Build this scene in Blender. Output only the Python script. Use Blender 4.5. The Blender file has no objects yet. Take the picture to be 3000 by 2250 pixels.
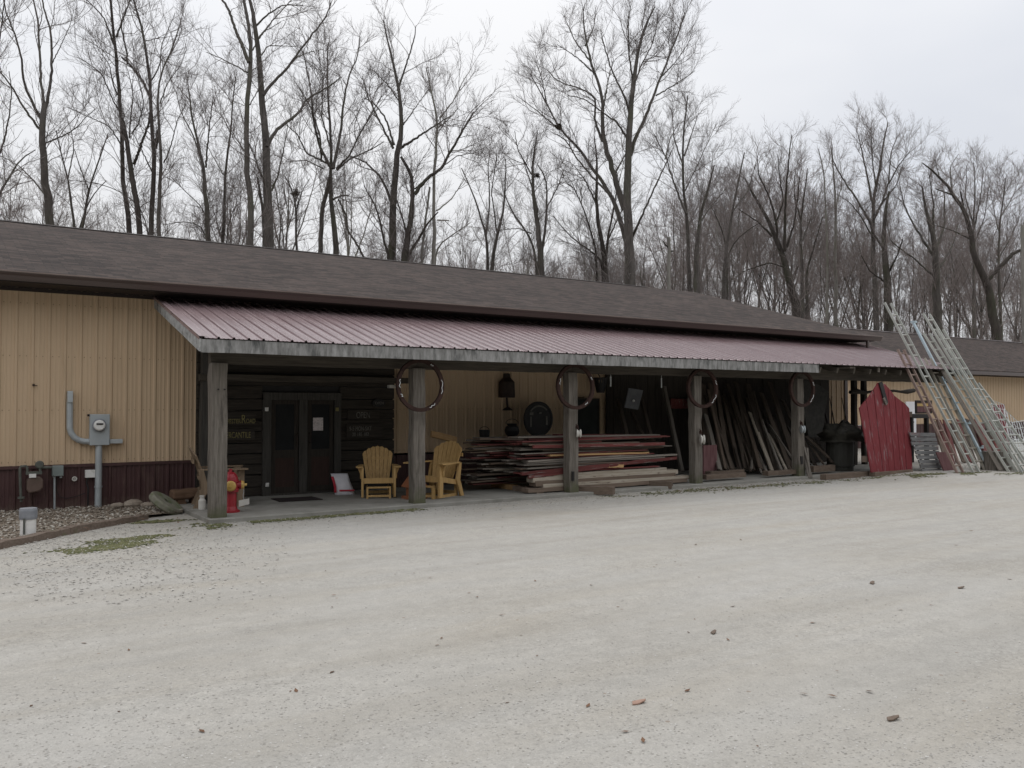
import bpy, math, random
import numpy as np
from mathutils import Vector, Matrix, noise as mnoise
R = random.Random(11)
NR = np.random.default_rng(5)
scene = bpy.context.scene
COL = scene.collection

# ------------------------------------------------------------------ camera geometry (photo is 3000 x 2250)
F, CX, CY, H = 2500., 1500., 1125., 1.7
TH = math.atan(3750 / F); PI_ = math.atan(62 / F)
FW = Vector((math.cos(TH) * math.cos(PI_), math.sin(TH) * math.cos(PI_), math.sin(PI_)))
RT = Vector((math.sin(TH), -math.cos(TH), 0))
UP = RT.cross(FW)
EYE = Vector((0, 0, H))
def ray(p): return FW + RT * ((p[0] - CX) / F) - UP * ((p[1] - CY) / F)
def G(p, z=0.):
    r = ray(p); return EYE + r * ((z - H) / r.z)
def W(p, Y):
    r = ray(p); return EYE + r * (Y / r.y)
def WX(p, X):
    r = ray(p); return EYE + r * (X / r.x)
def D(p, d): return EYE + ray(p) * d
def crop(x0, y0, s): return lambda x, y: (x0 + x / s, y0 + y / s)
k1 = crop(0, 800, 2.0114); k2 = crop(550, 1000, 3.0157); k3 = crop(1150, 1000, 3.3185); k4 = crop(1700, 1020, 3.6867)
k5 = crop(2250, 850, 2.9107); m2 = crop(420, 1280, 5.53); m3 = crop(0, 1300, 5.53); m4 = crop(640, 1140, 4.2538)
m5 = crop(2640, 1050, 4.7389); m6 = crop(2250, 900, 4.88); m7 = crop(2050, 1100, 4.88); m8 = crop(1380, 1080, 5.53)
n5 = crop(1300, 1270, 4.608); n6 = crop(1640, 1270, 4.8087); n4 = crop(2560, 860, 5.0273)

def gz(x, y):
    sx = min(1, max(0, (x - 17.5) / 2.5)); sy = min(1, max(0, (y - 8.) / 3.))
    return 0.07 * sx * sx * (3 - 2 * sx) * sy * sy * (3 - 2 * sy)

# ------------------------------------------------------------------ materials
def newmat(name):
    m = bpy.data.materials.new(name); m.use_nodes = True
    n = m.node_tree.nodes; l = m.node_tree.links
    b = n['Principled BSDF']
    return m, n, l, b
def ramp(n, stops, interp='LINEAR'):
    r = n.new('ShaderNodeValToRGB'); e = r.color_ramp.elements; r.color_ramp.interpolation = interp
    while len(e) < len(stops): e.new(0.5)
    for i, (p, c) in enumerate(stops):
        e[i].position = p; e[i].color = (c[0], c[1], c[2], 1) if hasattr(c, '__len__') else (c, c, c, 1)
    return r
def noise_n(n, l, vec, scale, detail=4, rough=.6, dist=0.):
    t = n.new('ShaderNodeTexNoise'); t.inputs['Scale'].default_value = scale
    t.inputs['Detail'].default_value = detail; t.inputs['Roughness'].default_value = rough; t.inputs['Distortion'].default_value = dist
    l.new(vec, t.inputs['Vector']); return t
def mixc(n, l, fac, a, b, mode='MIX'):
    x = n.new('ShaderNodeMix'); x.data_type = 'RGBA'; x.blend_type = mode
    for s, v in ((x.inputs[0], fac), (x.inputs[6], a), (x.inputs[7], b)):
        if hasattr(v, 'is_output'): l.new(v, s)
        elif hasattr(v, '__len__'): s.default_value = (v[0], v[1], v[2], 1)
        else: s.default_value = v
    return x.outputs[2]
def math_n(n, l, op, a, b=0.):
    x = n.new('ShaderNodeMath'); x.operation = op
    for s, v in ((x.inputs[0], a), (x.inputs[1], b)):
        if hasattr(v, 'is_output'): l.new(v, s)
        else: s.default_value = v
    return x.outputs[0]
def vec_n(n, l, stretch=(1, 1, 1), rand=True, coord='Object'):
    tc = n.new('ShaderNodeTexCoord'); mp = n.new('ShaderNodeMapping'); mp.inputs['Scale'].default_value = stretch
    l.new(tc.outputs[coord], mp.inputs['Vector'])
    if rand:
        oi = n.new('ShaderNodeObjectInfo'); m_ = math_n(n, l, 'MULTIPLY', oi.outputs['Random'], 37.)
        cb = n.new('ShaderNodeCombineXYZ')
        for i in range(3): l.new(m_, cb.inputs[i])
        l.new(cb.outputs[0], mp.inputs['Location'])
    return mp.outputs[0]
def bump_n(n, l, b, h, strength, dist=.01):
    x = n.new('ShaderNodeBump'); x.inputs['Strength'].default_value = strength; x.inputs['Distance'].default_value = dist
    l.new(h, x.inputs['Height']); l.new(x.outputs[0], b.inputs['Normal'])
def surf(name, c1, c2, scale=6., stretch=(1, 1, 1), rough=.85, bump=.25, metal=0., spec=.3, vary=0., spots=None, coat=0.):
    """two-tone noise surface; spots = (colour, scale, low, high, stretch)"""
    m, n, l, b = newmat(name)
    v = vec_n(n, l, stretch)
    t = noise_n(n, l, v, scale, 6, .65)
    col = ramp(n, [(.32, c1), (.68, c2)]); l.new(t.outputs[0], col.inputs[0]); out = col.outputs[0]
    if spots:
        v2 = vec_n(n, l, spots[4] if len(spots) > 4 else (1, 1, 1))
        t2 = noise_n(n, l, v2, spots[1], 5, .6)
        r2 = ramp(n, [(spots[2], 0.), (spots[3], 1.)]); l.new(t2.outputs[0], r2.inputs[0])
        out = mixc(n, l, r2.outputs[0], out, spots[0])
    if vary:
        oi = n.new('ShaderNodeObjectInfo'); hs = n.new('ShaderNodeHueSaturation')
        l.new(math_n(n, l, 'MULTIPLY_ADD', oi.outputs['Random'], vary), hs.inputs['Value'])
        hs.inputs['Value'].links[0].from_node.inputs[2].default_value = 1 - vary / 2
        l.new(out, hs.inputs['Color']); out = hs.outputs[0]
    l.new(out, b.inputs['Base Color'])
    b.inputs['Roughness'].default_value = rough; b.inputs['Metallic'].default_value = metal
    b.inputs['Specular IOR Level'].default_value = spec; b.inputs['Coat Weight'].default_value = coat
    if bump: bump_n(n, l, b, t.outputs[0], bump)
    return m
def islands(name, stops, rough=.9, spec=.2):
    m, n, l, b = newmat(name)
    g = n.new('ShaderNodeNewGeometry'); r = ramp(n, stops); l.new(g.outputs['Random Per Island'], r.inputs[0])
    l.new(r.outputs[0], b.inputs['Base Color']); b.inputs['Roughness'].default_value = rough; b.inputs['Specular IOR Level'].default_value = spec
    return m
AX = {'X': (1.2, 22, 22), 'Y': (22, 1.2, 22), 'Z': (22, 22, 1.2)}
def wood(name, c1, c2, ax='X', **k): return surf(name, c1, c2, scale=1.6, stretch=AX[ax], **k)

M = {}
M['siding'] = surf('tan_siding', (.53, .39, .255), (.575, .43, .285), 1.1, (1, 1, .35), rough=.55, bump=.02, spec=.35, spots=((.44, .325, .21), 2.2, .56, .8, (3, 1, .3)))
M['wainscot'] = surf('maroon_siding', (.062, .030, .029), (.080, .040, .038), 2, rough=.5, bump=.02, spec=.35, spots=((.13, .085, .07), 3, .55, .85, (2, 1, .6)))
M['trim'] = surf('brown_trim', (.055, .034, .029), (.085, .053, .045), 3, rough=.35, bump=.02, spec=.5)
M['gutter'] = surf('brown_gutter', (.05, .034, .029), (.075, .05, .043), 2, (.3, 2, 4), rough=.33, bump=.02, spec=.55)
M['soffit'] = surf('dark_soffit', (.03, .024, .021), (.04, .03, .027), 3, rough=.8, bump=0)
M['grey_wood_x'] = wood('weathered_wood', (.14, .135, .125), (.34, .33, .315), 'X', spots=((.075, .075, .07), 3., .5, .66, (6, 1, .8)))
M['fascia'] = surf('weathered_fascia', (.14, .138, .13), (.36, .355, .345), 1.7, (9, 5, 2.), spots=((.075, .078, .075), 2.6, .53, .68, (2.6, 1, .9)))
M['rake'] = surf('weathered_rake', (.2, .2, .19), (.45, .45, .44), 1.7, (5, 5, 5), spots=((.10, .10, .095), 2.6, .52, .68, (3, 3, 3)))
M['post'] = wood('weathered_post', (.088, .076, .063), (.205, .183, .156), 'Z', spots=((.04, .036, .03), 4., .56, .72, (1.4, 1.4, .35)), bump=.5)
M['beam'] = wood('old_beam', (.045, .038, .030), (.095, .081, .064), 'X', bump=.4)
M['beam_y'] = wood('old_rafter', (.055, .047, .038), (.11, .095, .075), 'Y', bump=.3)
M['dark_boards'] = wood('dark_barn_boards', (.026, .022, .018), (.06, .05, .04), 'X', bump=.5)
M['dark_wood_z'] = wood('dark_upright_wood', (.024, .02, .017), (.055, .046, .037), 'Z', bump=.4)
M['log_post'] = wood('grey_log', (.042, .039, .034), (.085, .079, .07), 'Z', bump=.4)
M['redwood'] = wood('red_painted_board', (.105, .03, .028), (.17, .05, .044), 'X', vary=.5, spots=((.22, .19, .17), 4, .57, .68, (1, 9, 9)))
M['greyboard'] = wood('grey_board', (.14, .122, .105), (.27, .24, .205), 'X', vary=.6)
M['brownboard'] = wood('brown_board', (.105, .077, .058), (.18, .137, .105), 'X', vary=.6)
M['shaded_oldboard'] = wood('shaded_old_board', (.055, .042, .033), (.105, .082, .063), 'X', vary=.7)  # old brown boards with the shade of the back bays in their colour
M['paleboard'] = wood('pale_board', (.30, .25, .19), (.46, .41, .34), 'X', vary=.3, spots=((.17, .13, .10), 5, .6, .7, (1, 6, 6)))
M['freshboard'] = wood('fresh_board', (.38, .23, .10), (.5, .32, .16), 'X', vary=.3)
M['yellow_wood'] = wood('honey_wood', (.37, .23, .085), (.53, .345, .145), 'Z', rough=.55, bump=.15, spec=.35)
M['brown_chair'] = wood('aged_cedar', (.16, .115, .075), (.27, .20, .135), 'Z', bump=.2)
M['brown_bench'] = wood('stained_bench', (.11, .065, .04), (.18, .11, .07), 'X', bump=.3)
M['galv'] = surf('galvanised_steel', (.36, .39, .40), (.46, .49, .50), 5, rough=.5, bump=.02, metal=.25, spec=.5)
M['greybox'] = surf('grey_box_paint', (.34, .37, .38), (.40, .43, .44), 3, rough=.45, bump=.01, spec=.45)
M['greengrey'] = surf('greenish_grey_plastic', (.19, .22, .21), (.23, .26, .25), 3, rough=.5, bump=.01)
M['white'] = surf('white_plastic', (.68, .67, .64), (.78, .77, .74), 4, rough=.45, bump=.01, spec=.4, spots=((.5, .49, .44), 6, .6, .75))
M['offwhite'] = surf('aged_white', (.5, .48, .44), (.62, .6, .55), 5, rough=.6, bump=.02)
M['cap_grey'] = surf('grey_cast_cap', (.20, .21, .23), (.28, .29, .31), 8, rough=.55, bump=.05)
M['black'] = surf('black_paint', (.014, .013, .013), (.026, .024, .023), 5, rough=.5, bump=.05)
M['dark_iron'] = surf('dark_iron', (.03, .022, .019), (.06, .042, .034), 9, rough=.6, bump=.15, metal=.3)
M['rust'] = surf('rusty_iron', (.034, .022, .019), (.062, .036, .030), 12, rough=.9, bump=.2, spec=.1)
M['gas'] = surf('brown_cast_meter', (.10, .07, .055), (.15, .105, .085), 6, rough=.6, bump=.05)
M['pipe_dark'] = surf('grey_green_pipe', (.08, .085, .072), (.13, .135, .115), 8, rough=.6, bump=.05)
M['hyd_red'] = surf('hydrant_red', (.27, .014, .022), (.34, .022, .032), 6, rough=.4, bump=.04, spec=.5, spots=((.30, .12, .11), 9, .62, .75))
M['hyd_yel'] = surf('hydrant_yellow', (.48, .30, .07), (.56, .38, .12), 6, rough=.4, bump=.04, spec=.5)
M['orange'] = surf('orange_paint', (.26, .10, .05), (.32, .13, .065), 6, rough=.6, bump=.02)
M['concrete'] = surf('slab_concrete', (.225, .215, .19), (.305, .295, .265), 2.2, rough=.9, bump=.08, spots=((.15, .145, .125), 1.4, .52, .75))
M['stone'] = surf('field_stone', (.20, .16, .125), (.34, .29, .235), 7, rough=.9, bump=.4)
M['moss_stone'] = surf('mossy_millstone', (.15, .145, .11), (.235, .225, .18), 9, rough=.95, bump=.4, spots=((.10, .125, .05), 5, .46, .62))
M['edging'] = wood('edging_timber', (.12, .09, .07), (.20, .155, .125), 'X', bump=.4, spots=((.11, .115, .06), 3, .58, .7))
M['timber'] = wood('sleeper_timber', (.11, .09, .07), (.20, .165, .13), 'X', bump=.4, vary=.4)
M['glass'] = surf('dark_glass', (.012, .013, .014), (.02, .021, .022), 2, rough=.45, bump=0, spec=.12)
M['paper'] = surf('notice_paper', (.62, .56, .55), (.70, .64, .63), 12, rough=.8, bump=0, spots=((.4, .36, .36), 30, .55, .6, (1, 1, 3)))
M['letter'] = surf('painted_letters', (.17, .15, .06), (.25, .215, .095), 9, rough=.8, bump=0)
M['letter_grey'] = surf('chalk_letters', (.13, .125, .11), (.19, .18, .16), 9, rough=.8, bump=0)
M['mat'] = surf('rubber_mat', (.018, .013, .013), (.032, .022, .022), 30, rough=.95, bump=.5)
M['bag'] = surf('white_bag', (.6, .59, .62), (.72, .71, .74), 5, rough=.4, bump=.35, spec=.4)
M['bag_red'] = surf('red_bag_print', (.42, .03, .05), (.5, .05, .07), 5, rough=.4, bump=.2)
M['alu'] = surf('weathered_aluminium', (.33, .335, .30), (.48, .485, .44), 3, (3, 3, 1), rough=.5, bump=.03, metal=.2, spec=.5, vary=.2)
M['ladder_wood'] = surf('ladder_wood', (.20, .18, .145), (.34, .315, .26), 2, (9, 9, 1.5), rough=.8, bump=.1, vary=.2)
M['ladder_red'] = surf('reddish_ladder_wood', (.18, .12, .10), (.30, .23, .195), 2, (9, 9, 1.5), rough=.8, bump=.1)
M['bluegalv'] = surf('bluish_zinc', (.40, .50, .54), (.52, .61, .65), 4, rough=.4, bump=.02, metal=.4, spec=.5)
M['reddoor'] = surf('red_barn_door', (.15, .024, .029), (.215, .038, .043), 1.6, (16, 16, 1.), rough=.75, bump=.3, spots=((.235, .165, .165), 1.9, .575, .68, (8, 8, .9)))
M['shutter'] = surf('grey_slat_panel', (.11, .11, .11), (.245, .243, .24), 1.6, (1.2, 16, 16), rough=.85, bump=.3, spots=((.20, .09, .09), 2, .60, .7))
M['maroonboard'] = surf('faded_maroon_panel', (.12, .055, .058), (.21, .11, .11), 1.8, (9, 9, 1.2), rough=.85, bump=.2)
M['tarp'] = surf('black_tarp', (.022, .02, .016), (.06, .055, .044), 7, rough=.6, bump=.3)
M['barrel'] = surf('grey_barrel', (.035, .034, .029), (.065, .063, .054), 3, (1, 1, .4), rough=.7, bump=.1)
M['wire_white'] = surf('white_wire', (.62, .65, .64), (.72, .75, .74), 5, rough=.5, bump=0)
M['propane'] = surf('white_panel', (.72, .72, .74), (.8, .8, .82), 5, rough=.4, bump=0)
M['leaf'] = islands('dead_leaves', [(0., (.12, .065, .04)), (.5, (.18, .105, .065)), (1., (.085, .055, .04))])
M['moss'] = islands('moss', [(0., (.075, .085, .036)), (.5, (.115, .12, .055)), (.8, (.18, .17, .09)), (1., (.10, .09, .055))])
M['pebble'] = islands('bed_pebbles', [(0., (.11, .09, .07)), (.3, (.20, .165, .13)), (.6, (.28, .245, .20)), (.85, (.38, .345, .295)), (1., (.52, .49, .44))])
M['chips'] = islands('limestone_chips', [(0., (.29, .272, .242)), (.35, (.37, .352, .32)), (.8, (.45, .43, .395)), (1., (.56, .545, .51))])

def splash(m, col, z0, z1):
    n = m.node_tree.nodes; l = m.node_tree.links; pb = n['Principled BSDF']; src = pb.inputs['Base Color'].links[0].from_socket
    tc = n.new('ShaderNodeTexCoord'); sp = n.new('ShaderNodeSeparateXYZ'); l.new(tc.outputs['Object'], sp.inputs[0]); mp = n.new('ShaderNodeMapping'); mp.inputs['Scale'].default_value = (1, 1, .5); l.new(tc.outputs['Object'], mp.inputs[0])
    nz = noise_n(n, l, mp.outputs[0], 9, 6, .7); zz = math_n(n, l, 'ADD', math_n(n, l, 'MULTIPLY', sp.outputs[2], -1.6), nz.outputs[0]); rr = ramp(n, [(z0, 0.), (z1, .7)]); l.new(zz, rr.inputs[0])
    l.new(mixc(n, l, rr.outputs[0], src, col), pb.inputs['Base Color'])
splash(M['wainscot'], (.15, .115, .085), .22, .62)
def mk_roof_metal():
    m, n, l, b = newmat('maroon_roof_metal')
    v = vec_n(n, l, (3.2, .10, 1), False); t = noise_n(n, l, v, 2.5, 4)
    c = ramp(n, [(.3, (.225, .158, .16)), (.7, (.275, .205, .207))]); l.new(t.outputs[0], c.inputs[0]); l.new(c.outputs[0], b.inputs['Base Color'])
    r = ramp(n, [(.3, .22), (.7, .30)]); l.new(t.outputs[0], r.inputs[0]); l.new(r.outputs[0], b.inputs['Roughness'])
    b.inputs['Specular IOR Level'].default_value = .8
    return m
M['roofmetal'] = mk_roof_metal()
def mk_shingle():
    m, n, l, b = newmat('brown_shingles')
    v = vec_n(n, l, (1, 1, 0), False)
    br = n.new('ShaderNodeTexBrick'); l.new(v, br.inputs['Vector'])
    br.inputs['Scale'].default_value = 1; br.inputs['Brick Width'].default_value = .28; br.inputs['Row Height'].default_value = .14
    br.inputs['Mortar Size'].default_value = .006; br.inputs['Mortar Smooth'].default_value = .3; br.offset = .37; br.squash = 1
    br.inputs['Color1'].default_value = (.030, .0235, .0205, 1); br.inputs['Color2'].default_value = (.072, .056, .048, 1); br.inputs['Mortar'].default_value = (.022, .018, .017, 1)
    v2 = vec_n(n, l, (3.2, 8, 1), False); t = noise_n(n, l, v2, 1.8, 5, .7)
    c = ramp(n, [(.3, (.62, .62, .66)), (.52, (1.02, .98, .96)), (.72, (1.5, 1.26, 1.16))]); l.new(t.outputs[0], c.inputs[0])
    o = mixc(n, l, 1., br.outputs['Color'], c.outputs[0], 'MULTIPLY')
    v3 = vec_n(n, l, (.5, .35, 1), False); t3 = noise_n(n, l, v3, 1., 3)
    c3 = ramp(n, [(.3, .86), (.7, 1.15)]); l.new(t3.outputs[0], c3.inputs[0])
    o = mixc(n, l, 1., o, c3.outputs[0], 'MULTIPLY')
    l.new(o, b.inputs['Base Color']); b.inputs['Roughness'].default_value = .92; b.inputs['Specular IOR Level'].default_value = .25
    tf = noise_n(n, l, vec_n(n, l, (1, 1, 1), False), 60, 3)
    h = math_n(n, l, 'ADD', math_n(n, l, 'MULTIPLY', br.outputs['Fac'], -1.), math_n(n, l, 'MULTIPLY', tf.outputs[0], .5))
    bump_n(n, l, b, h, .5, .008)
    return m
M['shingle'] = mk_shingle()
def mk_bark(name, c1, c2, moss):
    m, n, l, b = newmat(name)
    v = vec_n(n, l, (1, 1, .22)); t = noise_n(n, l, v, 5, 6, .7)
    c = ramp(n, [(.3, c1), (.7, c2)]); l.new(t.outputs[0], c.inputs[0])
    t2 = noise_n(n, l, vec_n(n, l, (1, 1, .5)), .9, 4)
    r2 = ramp(n, [(.5, 0.), (.72, .8)]); l.new(t2.outputs[0], r2.inputs[0])
    o = mixc(n, l, r2.outputs[0], c.outputs[0], moss)
    l.new(o, b.inputs['Base Color']); b.inputs['Roughness'].default_value = .95; b.inputs['Specular IOR Level'].default_value = .15
    bump_n(n, l, b, t.outputs[0], .6, .05)
    return m
M['bark'] = mk_bark('grey_bark', (.06, .053, .048), (.135, .122, .11), (.095, .097, .066))
M['bark_pale'] = mk_bark('pale_bark', (.16, .15, .135), (.30, .285, .255), (.2, .2, .15))
M['bark_dark'] = mk_bark('dark_bark', (.04, .034, .03), (.092, .08, .072), (.06, .064, .04))
M['twig'] = surf('twigs', (.155, .137, .13), (.23, .203, .192), 3, rough=.95, bump=0, spec=.1)  # lightened towards soft grey, haze put into the colour
M['twig_red_hazy'] = surf('hazy_reddish_twigs', (.185, .158, .148), (.26, .222, .205), 3, rough=.95, bump=0, spec=.1)  # lightened further, stands in for haze over the right hand wood
M['nest'] = surf('leaf_nest', (.05, .04, .03), (.10, .08, .06), 20, rough=.95, bump=.5)

def mk_gravel():
    m, n, l, b = newmat('crushed_limestone')
    tc = n.new('ShaderNodeTexCoord'); P = tc.outputs['Object']
    def mp(scale, rot=0.):
        x = n.new('ShaderNodeMapping'); x.inputs['Scale'].default_value = scale; x.inputs['Rotation'].default_value = (0, 0, rot)
        l.new(P, x.inputs['Vector']); return x.outputs[0]
    big = noise_n(n, l, mp((.30, .30, 1)), 1., 5, .6)
    c = ramp(n, [(.3, (.355, .335, .298)), (.5, (.378, .360, .325)), (.72, (.395, .380, .35))]); l.new(big.outputs[0], c.inputs[0]); o = c.outputs[0]
    trk = noise_n(n, l, mp((.16, 1.7, 1), .22), 1., 5, .6, .4)         # wheel tracks sweeping past the porch
    r = ramp(n, [(.36, .935), (.5, 1.), (.66, 1.04)]); l.new(trk.outputs[0], r.inputs[0]); o = mixc(n, l, 1., o, r.outputs[0], 'MULTIPLY')
    trk2 = noise_n(n, l, mp((.22, 1.3, 1), -.35), 1.3, 4, .6, .5)
    r = ramp(n, [(.3, (.95, .925, .885)), (.55, (1., 1., 1.)), (.7, (1.02, 1.025, 1.03))]); l.new(trk2.outputs[0], r.inputs[0]); o = mixc(n, l, .8, o, r.outputs[0], 'MULTIPLY')
    mid = noise_n(n, l, mp((1, 1, 1)), 5., 5, .7)
    r = ramp(n, [(.3, .92), (.7, 1.07)]); l.new(mid.outputs[0], r.inputs[0]); o = mixc(n, l, 1., o, r.outputs[0], 'MULTIPLY')
    vo = n.new('ShaderNodeTexVoronoi'); vo.inputs['Scale'].default_value = 46; l.new(P, vo.inputs['Vector'])
    bw = n.new('ShaderNodeSeparateColor'); l.new(vo.outputs['Color'], bw.inputs[0])
    r = ramp(n, [(0., .86), (.5, 1.), (1., 1.13)]); l.new(bw.outputs[0], r.inputs[0])
    patch = noise_n(n, l, mp((.5, .9, 1)), 1.2, 4, .6); pr = ramp(n, [(.42, .18), (.66, .75)]); l.new(patch.outputs[0], pr.inputs[0])
    o = mixc(n, l, pr.outputs[0], o, mixc(n, l, 1., o, r.outputs[0], 'MULTIPLY'))
    vf = n.new('ShaderNodeTexVoronoi'); vf.inputs['Scale'].default_value = 130; l.new(P, vf.inputs['Vector'])
    bf = n.new('ShaderNodeSeparateColor'); l.new(vf.outputs['Color'], bf.inputs[0])
    r = ramp(n, [(0., .92), (1., 1.07)]); l.new(bf.outputs[1], r.inputs[0]); o = mixc(n, l, 1., o, r.outputs[0], 'MULTIPLY')
    sp = n.new('ShaderNodeTexVoronoi'); sp.inputs['Scale'].default_value = 5.5; l.new(P, sp.inputs['Vector'])      # bark and leaf crumbs
    ss = n.new('ShaderNodeSeparateColor'); l.new(sp.outputs['Color'], ss.inputs[0])
    a = math_n(n, l, 'LESS_THAN', sp.outputs['Distance'], .075); a = math_n(n, l, 'MULTIPLY', a, math_n(n, l, 'LESS_THAN', ss.outputs[0], .16))
    o = mixc(n, l, math_n(n, l, 'MULTIPLY', a, .55), o, (.20, .14, .10))
    l.new(o, b.inputs['Base Color']); b.inputs['Roughness'].default_value = .95; b.inputs['Specular IOR Level'].default_value = .2
    h = math_n(n, l, 'ADD', math_n(n, l, 'MULTIPLY', vo.outputs['Distance'], -.9), math_n(n, l, 'ADD', math_n(n, l, 'MULTIPLY', mid.outputs[0], 1.2), math_n(n, l, 'MULTIPLY', vf.outputs['Distance'], -.4)))
    bump_n(n, l, b, h, .38, .010)
    return m
M['gravel'] = mk_gravel()
M['bedsoil'] = surf('pebble_bed_soil', (.15, .115, .085), (.30, .25, .195), 22, rough=.95, bump=.6)
M['forest'] = surf('leaf_litter_floor', (.10, .07, .045), (.19, .14, .095), 3, rough=.95, bump=.5)

# ------------------------------------------------------------------ mesh builder
WL = {}
def origin(o): return WL.get(o.name, Vector((0, 0, 0)))
class MB:
    def __init__(s): s.v = []; s.f = []; s.T = None
    def _p(s, pts):
        i = len(s.v)
        s.v += [s.T @ Vector(p) if s.T else Vector(p) for p in pts]; return i
    def box(s, a, b):
        x0, x1 = sorted((a[0], b[0])); y0, y1 = sorted((a[1], b[1])); z0, z1 = sorted((a[2], b[2]))
        i = s._p([(x, y, z) for z in (z0, z1) for x, y in ((x0, y0), (x1, y0), (x1, y1), (x0, y1))])
        s.f += [[i + k for k in q] for q in ((3, 2, 1, 0), (4, 5, 6, 7), (0, 1, 5, 4), (1, 2, 6, 5), (2, 3, 7, 6), (3, 0, 4, 7))]; return s
    def bar(s, p, q, w, h, up=(0, 0, 1), seg=1, warp=0., w2=None):
        p, q = Vector(p), Vector(q); d = (q - p).normalized(); u = Vector(up)
        x = d.cross(u)
        if x.length < 1e-4: x = d.cross(Vector((1, 0, 0)))
        x.normalize(); u = x.cross(d)
        w2 = w if w2 is None else w2
        rings = []
        for k in range(seg + 1):
            t = k / seg; c = p.lerp(q, t); ww = w + (w2 - w) * t
            if warp and 0 < k < seg or (warp and seg > 1): c = c + x * R.uniform(-warp, warp) + u * R.uniform(-warp, warp)
            e = lambda: R.uniform(-warp, warp) * .6 if warp else 0
            rings.append(s._p([c + x * (a * (ww / 2 + e())) + u * (b_ * (h / 2 + e())) for a, b_ in ((-1, -1), (1, -1), (1, 1), (-1, 1))]))
        for a, b_ in zip(rings, rings[1:]):
            s.f += [[a + k, a + (k + 1) % 4, b_ + (k + 1) % 4, b_ + k] for k in range(4)]
        s.f += [[rings[0] + k for k in (3, 2, 1, 0)], [rings[-1] + k for k in range(4)]]; return s
    def tube(s, pts, r, n=8, caps=True, closed=False):
        pts = [Vector(p) for p in pts]; rr = r if hasattr(r, '__len__') else [r] * len(pts); N = len(pts); rings = []
        x = None
        for k, p in enumerate(pts):
            d = (pts[(k + 1) % N] - pts[k - 1]) if closed else (pts[min(k + 1, N - 1)] - pts[max(k - 1, 0)])
            d.normalize()
            if x is None: x = d.orthogonal().normalized()
            x = (x - d * x.dot(d)).normalized(); y = d.cross(x)
            rings.append(s._p([p + (x * math.cos(6.28319 * i / n) + y * math.sin(6.28319 * i / n)) * rr[k] for i in range(n)]))
        prs = list(zip(rings, rings[1:])) + ([(rings[-1], rings[0])] if closed else [])
        for a, b_ in prs: s.f += [[a + i, a + (i + 1) % n, b_ + (i + 1) % n, b_ + i] for i in range(n)]
        if caps and not closed: s.f += [[rings[0] + i for i in reversed(range(n))], [rings[-1] + i for i in range(n)]]
        return s
    def lathe(s, prof, c=(0, 0, 0), axis=(0, 0, 1), n=20):
        ax = Vector(axis).normalized(); x = ax.orthogonal().normalized(); y = ax.cross(x); c = Vector(c); rings = []
        for r, t in prof: rings.append(s._p([c + ax * t + (x * math.cos(6.28319 * i / n) + y * math.sin(6.28319 * i / n)) * r for i in range(n)]))
        for a, b_ in zip(rings, rings[1:]): s.f += [[a + i, a + (i + 1) % n, b_ + (i + 1) % n, b_ + i] for i in range(n)]
        s.f += [[rings[0] + i for i in reversed(range(n))], [rings[-1] + i for i in range(n)]]; return s
    def prism(s, poly, off):
        off = Vector(off); n = len(poly); a = s._p(poly); b_ = s._p([Vector(p) + off for p in poly])
        s.f += [list(range(a + n - 1, a - 1, -1)), list(range(b_, b_ + n))] + [[a + i, a + (i + 1) % n, b_ + (i + 1) % n, b_ + i] for i in range(n)]; return s
    def quad(s, *p):
        i = s._p(p); s.f.append([i + k for k in range(len(p))]); return s
    def build(s, name, mat, parent=None, loc=None, smooth=False, bevel=0.):
        o0 = origin(parent) if parent else (Vector(loc) if loc is not None else Vector((0, 0, 0)))
        me = bpy.data.meshes.new(name); me.from_pydata([tuple(v - o0) for v in s.v], [], s.f); me.update()
        if smooth: me.polygons.foreach_set('use_smooth', [True] * len(me.polygons))
        me.materials.append(mat if not isinstance(mat, str) else M[mat])
        o = bpy.data.objects.new(name, me); COL.objects.link(o)
        if parent: o.parent = parent
        else: o.location = o0
        WL[o.name] = o0
        if bevel:
            bm = o.modifiers.new('bevel', 'BEVEL'); bm.width = bevel; bm.segments = 2; bm.limit_method = 'ANGLE'
        return o
def tag(o, label, cat=None, group=None, kind=None):
    if label: o['label'] = label
    if cat: o['category'] = cat
    if group: o['group'] = group
    if kind: o['kind'] = kind
    return o
def thing(name, label, cat, loc, group=None):
    o = bpy.data.objects.new(name, None); COL.objects.link(o); o.location = Vector(loc); WL[o.name] = Vector(loc)
    o.empty_display_size = .2
    return tag(o, label, cat, group)
def part(mb, name, mat, parent, **k): return mb.build(name, mat, parent, **k)
def rawmesh(name, V, Q, mat, parent=None, loc=(0, 0, 0), smooth=True):
    """numpy vertices (N,3) and quads (M,4) or triangles (M,3)"""
    me = bpy.data.meshes.new(name); k = Q.shape[1]
    o0 = np.array(origin(parent)) if parent else np.array(loc, float)
    me.vertices.add(len(V)); me.vertices.foreach_set('co', (V - o0).astype(np.float32).ravel())
    me.loops.add(Q.size); me.loops.foreach_set('vertex_index', Q.astype(np.int32).ravel())
    me.polygons.add(len(Q)); me.polygons.foreach_set('loop_start', np.arange(0, Q.size, k, dtype=np.int32))
    me.polygons.foreach_set('use_smooth', np.full(len(Q), smooth))
    me.update(calc_edges=True); me.validate()
    me.materials.append(M[mat] if isinstance(mat, str) else mat)
    o = bpy.data.objects.new(name, me); COL.objects.link(o)
    if parent: o.parent = parent
    else: o.location = tuple(o0)
    WL[o.name] = Vector(o0)
    return o
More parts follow.
